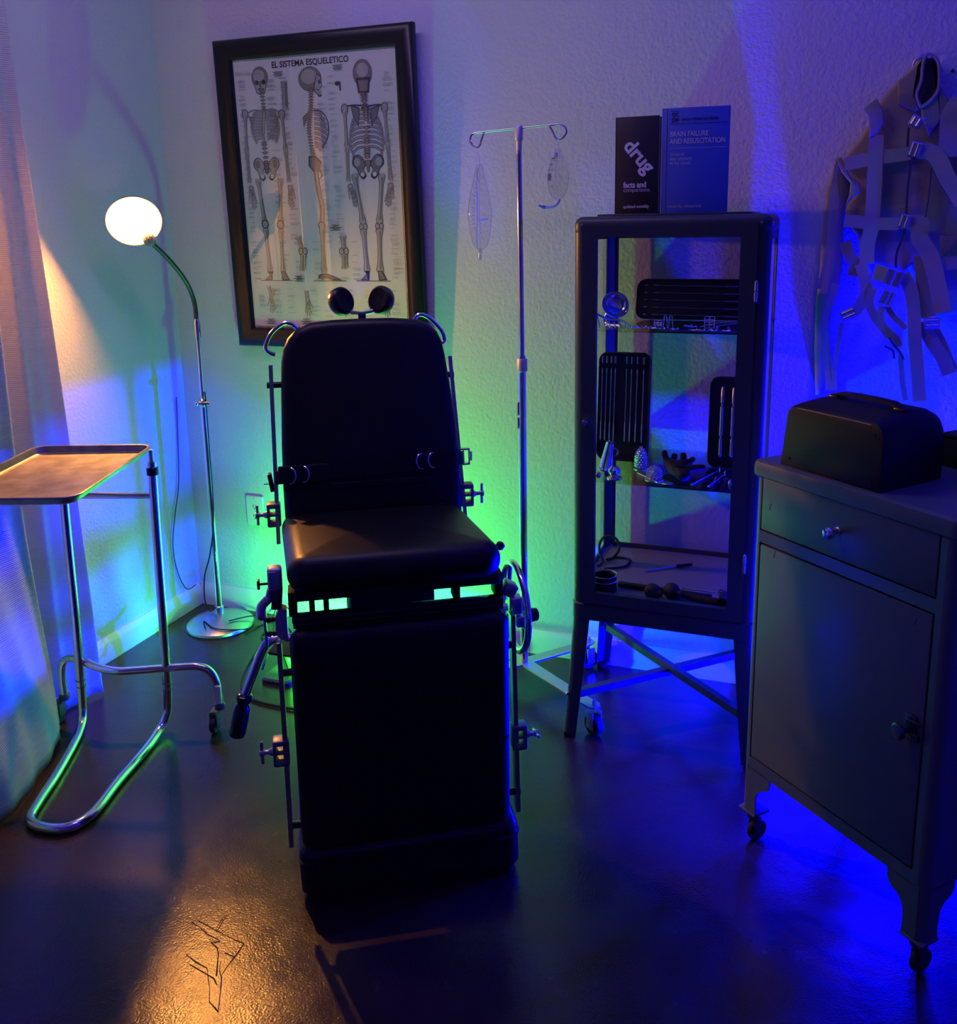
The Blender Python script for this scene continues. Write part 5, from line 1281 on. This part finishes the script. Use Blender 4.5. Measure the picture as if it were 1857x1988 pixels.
# front skin with openings, sides with shaped aprons
def plate(x0, x1, z0, z1, y0, y1): return ((x0 + x1) / 2, (y0 + y1) / 2, (z0 + z1) / 2), (abs(x1 - x0), abs(y1 - y0), abs(z1 - z0))
mb = MB()
for x0, x1, z0, z1 in ((0.018, 0.019 + .0, 0.2, 0.2),):
    pass
sw, dw0, dw1, z_d0, z_d1, z_r0, z_r1 = 0.0, 0.022, 0.467, 0.234, 0.775, 0.802, 0.932
mb.box(*plate(0.018, dw0, 0.205, 0.926, 0.0, 0.014)).box(*plate(dw1, EW - .020, 0.205, 0.926, 0.0, 0.014)).box(*plate(dw0, dw1, 0.205, z_d0, 0.0, 0.014)).box(*plate(dw0, dw1, z_d1, z_r0, 0.0, 0.014))
eb(mb, 'front_frame', M['enamel'])
eb(MB().box((EW / 2, 0.05, 0.50), (0.44, 0.004, 0.60)).box((EW / 2, 0.05, 0.865), (0.44, 0.004, 0.12)), 'inner_panel', M['dark'])
def cornerpost(x, y, sx, sy, z0, z1, r=0.020):
    pts = [(x + sx * (r - r * math.cos(0.5 * PI * i / 6)), y + sy * (r - r * math.sin(0.5 * PI * i / 6))) for i in range(7)]
    out = pts + [(x + sx * r, y + sy * r)]
    eb(MB().loft([[Vector((a, b, z)) for a, b in out] for z in (z0, z1)]), 'corner_post', M['enamel'])
for x, y, sx, sy in ((0, 0, 1, 1), (EW, 0, -1, 1), (0, ED, 1, -1), (EW, ED, -1, -1)): cornerpost(x, y, sx, sy, 0.088, 0.926)
eb(MB().box((0.001, ED / 2, 0.565), (0.002, ED - .04, 0.722)), 'side_panel', M['enamel'])
eb(MB().box((EW - 0.001, ED / 2, 0.565), (0.002, ED - .04, 0.722)), 'side_panel', M['enamel'])
eb(MB().box((EW / 2, ED - .001, 0.565), (EW - .04, 0.002, 0.722)), 'back_panel', M['enamel'])
eb(MB().box((EW / 2, ED / 2, 0.209), (EW - .02, ED - .02, 0.006)), 'bottom_panel', M['enamel'])
# shaped leg plates
prof = sm([(0.088, 0.207), (0.087, 0.186), (0.078, 0.172), (0.060, 0.162), (0.049, 0.145), (0.046, 0.120), (0.047, 0.089)], 4)
legp = [(0.015, 0.089), (0.015, 0.210)] + prof
for side in ('front', 'back'):
    y = 0.0 if side == 'front' else ED - .003
    for fl in (0, 1):
        pts = [(EW - x if fl else x, z) for x, z in legp]
        eb(MB().prism(pts, lambda p: (p[0], y, p[1]), lambda p: (p[0], y + .003, p[1])), 'leg_plate', M['enamel'])
for x in (0.0, EW - .003):
    for fl in (0, 1):
        pts = [(ED - a if fl else a, z) for a, z in legp]
        eb(MB().prism(pts, lambda p: (x, p[0], p[1]), lambda p: (x + .003, p[0], p[1])), 'leg_plate', M['enamel'])
# drawer
d_ = eb(MB().box(((dw0 + dw1) / 2, 0.007, (z_r0 + z_r1) / 2 - .001), (dw1 - dw0 - .006, 0.016, z_r1 - z_r0 - .010), bev=.002), 'drawer', M['enamel'])
eb(MB().lathe([(0.0085, 0), (0.0085, .002), (0.006, .004), (0.0055, .016), (0.009, .019), (0.0135, .024), (0.0135, .029), (0.010, .034), (0.002, .036)], (0.238, -0.001, 0.866), (0, -1, 0), 24), 'drawer_knob', M['chrome'], d_)
# door
dd_ = eb(MB().box(((dw0 + dw1) / 2, 0.007, (z_d0 + z_d1) / 2), (dw1 - dw0 - .008, 0.016, z_d1 - z_d0 - .010), bev=.002), 'door', M['enamel'])
eb(MB().box((0.440, -0.004, 0.534), (0.024, 0.006, 0.050), rot('Y', 0), .002).box((0.449, -0.010, 0.548), (0.030, 0.006, 0.008), bev=.002).cyl((0.440, -.006, .549), (0.440, -.012, .549), .006, n=12).lathe([(0.007, 0), (0.006, .010), (0.009, .012), (0.016, .018), (0.0165, .022), (0.013, .024), (0.0125, .026), (0.002, .027)], (0.433, -0.006, 0.524), (-.15, -1, 0), 22).box((0.452, -0.006, 0.516), (0.016, 0.008, 0.014), bev=.001), 'door_latch', M['gunmetal'], dd_)
mb = MB()
for x, z, w, h in ((0.05, 0.865, .003, .016), (0.07, 0.76, .002, .018), (0.43, 0.745, .003, .018), (0.30, 0.855, .004, .006), (0.32, 0.70, .002, .003)): mb.box((x, -0.0012, z), (w * .5, 0.0004, h), rot('Y', 14))
eb(mb, 'paint_chips', M['gunmetal'])
# leg caps and casters
for x, y, nm in ((0.022, 0.022, 0), (EW - .022, 0.022, 1), (0.022, ED - .022, 0), (EW - .022, ED - .022, 1)):
    eb(MB().box((x, y, 0.087), (0.052, 0.052, 0.006), bev=.002), 'leg_cap', M['enamel'])
    f_ = eb(MB().lathe([(0.012, 0.060), (0.016, 0.066), (0.016, 0.084)], (x, y, 0), n=16).box((x - .009, y + .006, 0.042), (0.003, 0.022, 0.044), bev=.001).box((x + .009, y + .006, 0.042), (0.003, 0.022, 0.044), bev=.001), 'caster_fork', M['gunmetal'])
    eb(MB().lathe([(0.006, -0.007), (0.025, -0.007), (0.027, -.004), (0.027, .004), (0.025, 0.007), (0.006, 0.007)], (x, y + .012, 0.027), (1, 0, 0), 24), 'caster_wheel', M['rubber'], f_)

# black carry case on the cabinet
cc_ = thing('carry_case', 'black leatherette carry case with top handle, standing on the enamelled cabinet', 'case', (-0.1025, 2.0722, 0.9652), SA)
def kb(mb, name, m, **k): return mb.build(name, m, cc_, world=False, **k)
sec = [(0.062, 0.0), (0.318, 0.0), (0.318, 0.108), (0.308, 0.138), (0.285, 0.152), (0.110, 0.152), (0.085, 0.146), (0.074, 0.132)]
prof0 = [(0.060, 0.000), (0.318, 0.0), (0.318, 0.118), (0.078, 0.118)]
# depth profile: front face upright, top edge front sharp, back rounded
rings = []
for y, zt, ins, r in ((0.012, 0.128, 0.004, .022), (0.013, 0.134, 0.001, .026), (0.018, 0.138, 0.0, .028), (0.05, 0.144, 0.001, .032), (0.10, 0.149, 0.002, .034), (0.16, 0.150, 0.004, .034), (0.205, 0.147, 0.006, .032), (0.232, 0.136, 0.008, .028), (0.244, 0.118, 0.010, .022), (0.248, 0.09, 0.010, .014)):
    o_ = rrect(0.0, 1.0, 0.0, 1.0, 0.0, 1)
    x0, x1 = 0.059 + ins, 0.320 - ins
    P = [(x0, 0.0), (x1, 0.0)]
    for i in range(8):
        a = 0.5 * PI * i / 7; P.append((x1 - r + r * math.cos(a), zt - r + r * math.sin(a)))
    for i in range(8):
        a = 0.5 * PI + 0.5 * PI * i / 7; P.append((x0 + .013 + r + r * math.cos(a), zt - r + r * math.sin(a)))
    rings.append([Vector((x, 0.012 + (y - 0.012) * 0.82, z)) for x, z in P])
kb(MB().loft(rings), 'case_shell', M['leather'])
kb(MB().tube([(0.100, 0.0125, 0.1315), (0.14, 0.0120, 0.1320), (0.22, 0.0120, 0.1320), (0.290, 0.0125, 0.1315)], 0.0012, 6), 'worn_edge', M['worn'], label='scuffed brown edge of the case')
kb(MB().loft([[Vector((x, y + s * .011, z + t)) for s, t in ((-1, 0), (1, 0), (1, .006), (-1, .006))] for x, y, z in ((0.105, 0.11, 0.148), (0.13, 0.11, 0.156), (0.17, 0.11, 0.158), (0.22, 0.11, 0.158), (0.26, 0.11, 0.156), (0.285, 0.11, 0.147))]), 'case_handle', M['leather'])
for x in (0.118, 0.282): kb(MB().box((x, 0.11, 0.150), (0.026, 0.028, 0.008), bev=.003), 'handle_mount', M['black'])
for x, z in ((0.085, 0.018), (0.298, 0.014), (0.298, 0.112)): kb(MB().cyl((x, 0.0125, z), (x, 0.0108, z), 0.003, n=10), 'rivet', M['black'])
bx = thing('black_box', 'low black box behind the carry case, at the back right of the enamelled cabinet', 'box', (-0.1025, 2.0722, 0.9652), SA)
MB().box((0.36, 0.345, 0.032), (0.24, 0.10, 0.064), bev=.004).build('box_body', M['blackmatt'], bx, world=False)
MB().box((0.36, 0.345, 0.068), (0.245, 0.105, 0.008), bev=.003).build('box_lid', M['blackmatt'], bx, world=False)

# ================================================================ RESTRAINT JACKET
jk = thing('restraint_jacket', 'pale canvas restraint jacket with straps and buckles, hanging on the back wall', 'jacket', (0.25, 2.80, 1.45))
def jp(name, pts, yf, th, m, r=0.004, crown=0.0, parent=jk):
    area = sum(pts[i - 1][0] * pts[i][1] - pts[i][0] * pts[i - 1][1] for i in range(len(pts)))
    if area < 0: pts = list(reversed(pts))
    return MB().pillow(pts, th, min(r, th / 2), lambda x, z, h: (x, yf - h + th / 2, z), crown=crown, seg=3).build(name, m, parent)
def ribbon(name, pts, w, y0, y1, m=None, parent=jk, wave=0.0):
    """flat webbing along a path on the wall plane, going from depth y0 to y1"""
    P = crv([(x, 0, z) for x, z in pts], 6); n = len(P); mb = MB(); rings = []
    for i, p in enumerate(P):
        t = P[min(i + 1, n - 1)] - P[max(i - 1, 0)]; t.normalize(); s = Vector((-t.z, 0, t.x)) * w / 2
        y = y0 + (y1 - y0) * i / (n - 1) + wave * math.sin(i * .9)
        c = Vector((p.x, y, p.z))
        rings.append([c - s, c + s, c + s + V(0, .0025, 0), c - s + V(0, .0025, 0)])
    return mb.loft(rings).build(name, m or M['webbing'], parent)
def buckle(c, w, h, ang, yf, m=None, bars=2):
    R = Matrix.Rotation(ang, 3, 'Y'); c = Vector((c[0], yf, c[1])); mb = MB()
    for sx in (-1, 1): mb.tube([c + R @ V(sx * w / 2, 0, -h / 2), c + R @ V(sx * w / 2, 0, h / 2)], 0.0022, 8)
    for k in range(bars + 1):
        z = -h / 2 + h * k / bars
    for sz in (-1, 1): mb.tube([c + R @ V(-w / 2, 0, sz * h / 2), c + R @ V(w / 2, 0, sz * h / 2)], 0.0022, 8)
    for k in range(bars):
        x = -w / 2 + w * (k + .5) / bars
        mb.loft([[c + R @ V(x + w * .22 * math.cos(a), -.003 - .006 * math.sin(a), z) for a in (0, .6, 1.2, 1.9, 2.5, 3.14)] for z in (-h / 2 + .002, h / 2 - .002)])
    return mb.build('buckle', m or M['chrome'], jk)
torso = [(0.239, 1.9023), (0.2178, 1.8854), (0.1821, 1.8492), (0.1597, 1.8243), (0.1418, 1.8001), (0.1312, 1.7752), (0.1162, 1.7402), (0.0939, 1.6999), (0.0682, 1.6697), (0.0568, 1.6492), (0.0638, 1.6146), (0.101, 1.5843), (0.0928, 1.5527), (0.074, 1.5292), (0.0677, 1.5052), (0.0881, 1.4617)] + [(0.1038, 1.4418), (0.1151, 1.4054), (0.1317, 1.3591), (0.1542, 1.3615), (0.1864, 1.3518), (0.2111, 1.3494), (0.2296, 1.3398), (0.2524, 1.3615), (0.3016, 1.229), (0.3335, 1.2125), (0.3711, 1.223)] + [(0.52, 1.20), (0.52, 1.60), (0.47, 1.66)] + [(0.3478, 1.7731), (0.3172, 1.7798), (0.2878, 1.8287), (0.2815, 1.8661), (0.2737, 1.8912), (0.2587, 1.9046)]
jp('jacket_body', torso, 2.800, 0.050, M['canvas'], 0.012)
jp('collar', [(0.2422, 1.9058), (0.2295, 1.887), (0.1822, 1.848), (0.1851, 1.7874), (0.2287, 1.7648), (0.2402, 1.7717), (0.2235, 1.8053), (0.2278, 1.845), (0.2298, 1.882), (0.2449, 1.9019)], 2.786, 0.012, M['canvas'], 0.004)
jp('collar', [(0.2587, 1.9046), (0.2708, 1.8988), (0.2807, 1.876), (0.2848, 1.8214), (0.3148, 1.7799), (0.294, 1.7462), (0.2666, 1.7022), (0.2466, 1.7487), (0.2425, 1.7716), (0.267, 1.7927), (0.2773, 1.812), (0.2744, 1.8666), (0.2691, 1.8915), (0.2567, 1.901)], 2.786, 0.012, M['canvas'], 0.004)
jp('neck_opening', [(0.2459, 1.9043), (0.2662, 1.8991), (0.2723, 1.879), (0.2747, 1.8221), (0.2639, 1.8028), (0.2416, 1.7842), (0.2342, 1.8046), (0.2402, 1.8367), (0.2407, 1.8788)], 2.798, 0.006, M['lining'], 0.002)
MB().tube(crv([(x, 2.782, z) for x, z in [(0.2445, 1.9069), (0.2381, 1.8815), (0.2373, 1.8444), (0.2291, 1.81), (0.2382, 1.7818), (0.2445, 1.7777), (0.2647, 1.7928), (0.2796, 1.8193), (0.2784, 1.8663), (0.2712, 1.8938), (0.2562, 1.9072)]], 5, True), 0.0040, 8, closed=True).build('collar_binding', M['webbing'], jk)
# left sleeve hanging down
jp('sleeve', [(0.0363, 1.6526), (0.0307, 1.6157), (0.0191, 1.5707), (0.0151, 1.5035), (0.0147, 1.4395)] + [(0.0119, 1.3937), (0.0125, 1.3392), (0.0087, 1.2792), (0.0058, 1.2439), (0.0073, 1.1933), (0.0097, 1.1165), (0.0148, 1.0391), (0.0199, 0.9792), (0.0369, 0.9774), (0.0492, 1.0146), (0.0535, 1.0666), (0.053, 1.1179), (0.0471, 1.1815), (0.053, 1.2447), (0.0665, 1.2948), (0.0722, 1.3566), (0.0691, 1.4301)] + [(0.0671, 1.5159), (0.0789, 1.5531), (0.0759, 1.5824), (0.0591, 1.6095), (0.0475, 1.6337)], 2.806, 0.050, M['canvas'], 0.009)
ribbon('sleeve_fold', [(0.0397, 1.6366), (0.0358, 1.5703), (0.0301, 1.4897)] + [(0.0316, 1.4182), (0.0233, 1.3566), (0.0126, 1.2943)], 0.010, 2.778, 2.776, M['canvas'])
jp('sleeve_flap', [(0.0363, 1.6526), (0.0514, 1.6546), (0.0771, 1.6036), (0.1048, 1.5842), (0.1051, 1.5577), (0.0833, 1.5423), (0.0693, 1.5213), (0.0776, 1.5531), (0.0783, 1.585), (0.0537, 1.6149)], 2.776, 0.010, M['canvas'], 0.004)
ribbon('sleeve_strap', [(0.0729, 1.4227), (0.0889, 1.386), (0.1041, 1.3615), (0.1014, 1.3296)], 0.030, 2.785, 2.790, M['canvas'])
ribbon('sleeve_strap', [(0.0565, 1.3071), (0.0452, 1.2571), (0.0339, 1.2065), (0.0398, 1.1431), (0.0488, 1.0664), (0.0571, 1.0019)], 0.020, 2.778, 2.780)
# broad vertical webbing and epaulet loop
ribbon('chest_strap', [(0.1355, 1.7083), (0.1387, 1.6199), (0.14, 1.5409), (0.1389, 1.461)] + [(0.1326, 1.4174), (0.1336, 1.364)], 0.038, 2.772, 2.776)
ribbon('chest_strap', [(0.1177, 1.364), (0.1321, 1.315), (0.1366, 1.2806), (0.1185, 1.2382), (0.0987, 1.2203)], 0.030, 2.776, 2.780)
jp('shoulder_loop', [(0.097, 1.7797), (0.1306, 1.8046), (0.1484, 1.7743), (0.1526, 1.7409), (0.1423, 1.7183), (0.1198, 1.7026), (0.1148, 1.7428), (0.1128, 1.7558)], 2.768, 0.012, M['webbing'], 0.004)
for nm, pts, w in (('waist_strap', [(0.0601, 1.6359), (0.1369, 1.6487), (0.2243, 1.6581)], 0.036), ('waist_strap', [(0.069, 1.4836), (0.143, 1.4744), (0.2079, 1.472)], 0.034), ('waist_strap', [(0.1532, 1.342), (0.1852, 1.3348)], 0.042)):
    ribbon(nm, pts, w, 2.775, 2.773)
ribbon('front_placket', [(0.2148, 1.725), (0.2163, 1.6687), (0.2256, 1.622), (0.2235, 1.565), (0.2244, 1.4995)] + [(0.2223, 1.4453), (0.2082, 1.3928), (0.2086, 1.3543)], 0.006, 2.775, 2.775, M['lining'])
ribbon('back_seam', [(0.2776, 1.6176), (0.2763, 1.5376), (0.2702, 1.4724)], 0.003, 2.7735, 2.7735, M['lining'])
ribbon('shoulder_strap', [(0.3327, 1.7888), (0.3125, 1.7502), (0.312, 1.695), (0.3136, 1.6444)], 0.044, 2.768, 2.770)
ribbon('strap_tail', [(0.2432, 1.6625), (0.2722, 1.6587), (0.2956, 1.6323), (0.3179, 1.5881), (0.3582, 1.5253)], 0.040, 2.762, 2.756)
ribbon('strap_tail', [(0.2322, 1.4756), (0.2619, 1.4699)] + [(0.2603, 1.4354), (0.2901, 1.3853), (0.313, 1.3113), (0.3318, 1.2343)], 0.042, 2.762, 2.752)
ribbon('strap_tail', [(0.2277, 1.3349), (0.2481, 1.2963), (0.2602, 1.2356), (0.2696, 1.1496), (0.2805, 1.0753), (0.2926, 0.9853)], 0.034, 2.762, 2.752)
ribbon('strap_tail', [(0.2704, 1.3854), (0.2795, 1.3207), (0.2905, 1.2604), (0.3001, 1.2192)], 0.038, 2.770, 2.768)
ribbon('strap_tail', [(0.2835, 1.2042), (0.3139, 1.1509), (0.3412, 1.1099), (0.3623, 1.0636)], 0.036, 2.770, 2.764)
ribbon('strap_tail', [(0.3178, 1.1878), (0.3381, 1.1516), (0.3589, 1.108), (0.3747, 1.074)], 0.020, 2.776, 2.772)
ribbon('crotch_strap', [(0.1797, 1.2466), (0.1768, 1.2218), (0.183, 1.1971), (0.2026, 1.1752), (0.2218, 1.1582), (0.2301, 1.1361)], 0.018, 2.764, 2.760)
ribbon('crotch_strap', [(0.1933, 1.2468), (0.2085, 1.2224), (0.2302, 1.2006), (0.2447, 1.1861)], 0.014, 2.768, 2.768)
ribbon('crotch_strap', [(0.1539, 1.2955), (0.1473, 1.256), (0.1635, 1.2166), (0.1883, 1.1848), (0.2036, 1.1602)], 0.022, 2.776, 2.772)
ribbon('crotch_strap', [(0.2364, 1.1113), (0.2412, 1.0738), (0.2492, 1.0237), (0.2588, 0.9835)], 0.014, 2.770, 2.768)
ribbon('strap_tail', [(0.0791, 1.1973), (0.0744, 1.1568), (0.0703, 1.1057), (0.0673, 1.0542), (0.0714, 1.0026)], 0.012, 2.772, 2.774)
jp('sleeve_cuff', [(0.312, 1.4395), (0.3545, 1.4344), (0.3558, 1.418), (0.329, 1.3852), (0.3182, 1.3852)], 2.770, 0.012, M['canvas'])
ribbon('waist_strap', [(0.3306, 1.3638), (0.3597, 1.3685)], 0.034, 2.766, 2.766)
J = [(0.2322, 1.6655), (0.2198, 1.4785), (0.2307, 1.7369)]
buckle(J[0], 0.026, 0.036, 0.26, 2.758); buckle(J[1], 0.026, 0.034, 0.26, 2.758); buckle(J[2], 0.028, 0.024, 0.5, 2.760, M['nickel'])
J = [(0.2037, 1.3264), (0.1917, 1.2713), (0.095, 1.224), (0.3078, 1.2035)]
buckle(J[0], 0.040, 0.044, 0.32, 2.754); buckle(J[1], 0.028, 0.040, 0.36, 2.754); buckle(J[2], 0.026, 0.036, 1.1, 2.768); buckle(J[3], 0.028, 0.036, 1.52, 2.758)
J = [(0.2237, 1.1309)][0]
MB().tube(crv([(J[0] - .022, 2.758, J[1] + .030), (J[0] - .006, 2.756, J[1] + .008), (J[0] + .006, 2.756, J[1] - .006), (J[0] + .020, 2.758, J[1] - .030)], 5), 0.0035, 8).tube([(J[0] - .030, 2.758, J[1] + .006), (J[0] - .008, 2.756, J[1] - .006), (J[0] - .004, 2.757, J[1] - .028)], 0.003, 8).build('snap_clip', M['gunmetal'], jk)
J = [(0.2422, 1.7439)][0]
MB().tube([(J[0] - .018, 2.762, J[1] + .014), (J[0], 2.760, J[1]), (J[0] + .014, 2.761, J[1] - .002)], 0.0022, 8).build('collar_pin', M['chrome'], jk)
hk = thing('wall_hook', 'round metal wall hook holding the jacket collar', 'hook', (0.245, 2.859, 1.90))
hc = [(0.2372, 1.8939)][0]
MB().torus((hc[0], 2.830, hc[1] - .004), 0.019, 0.0028, (0, 1, 0.1), 28, 8).build('hook_ring', M['nickel'], hk)
MB().cyl((hc[0] + .004, 2.830, hc[1] + .015), (hc[0] + .004, 2.862, hc[1] + .018), 0.0035).lathe([(0.012, 0), (0.012, .003), (0.006, .005)], (hc[0] + .004, 2.860, hc[1] + .018), (0, -1, 0), 18).build('hook_mount', M['nickel'], hk)
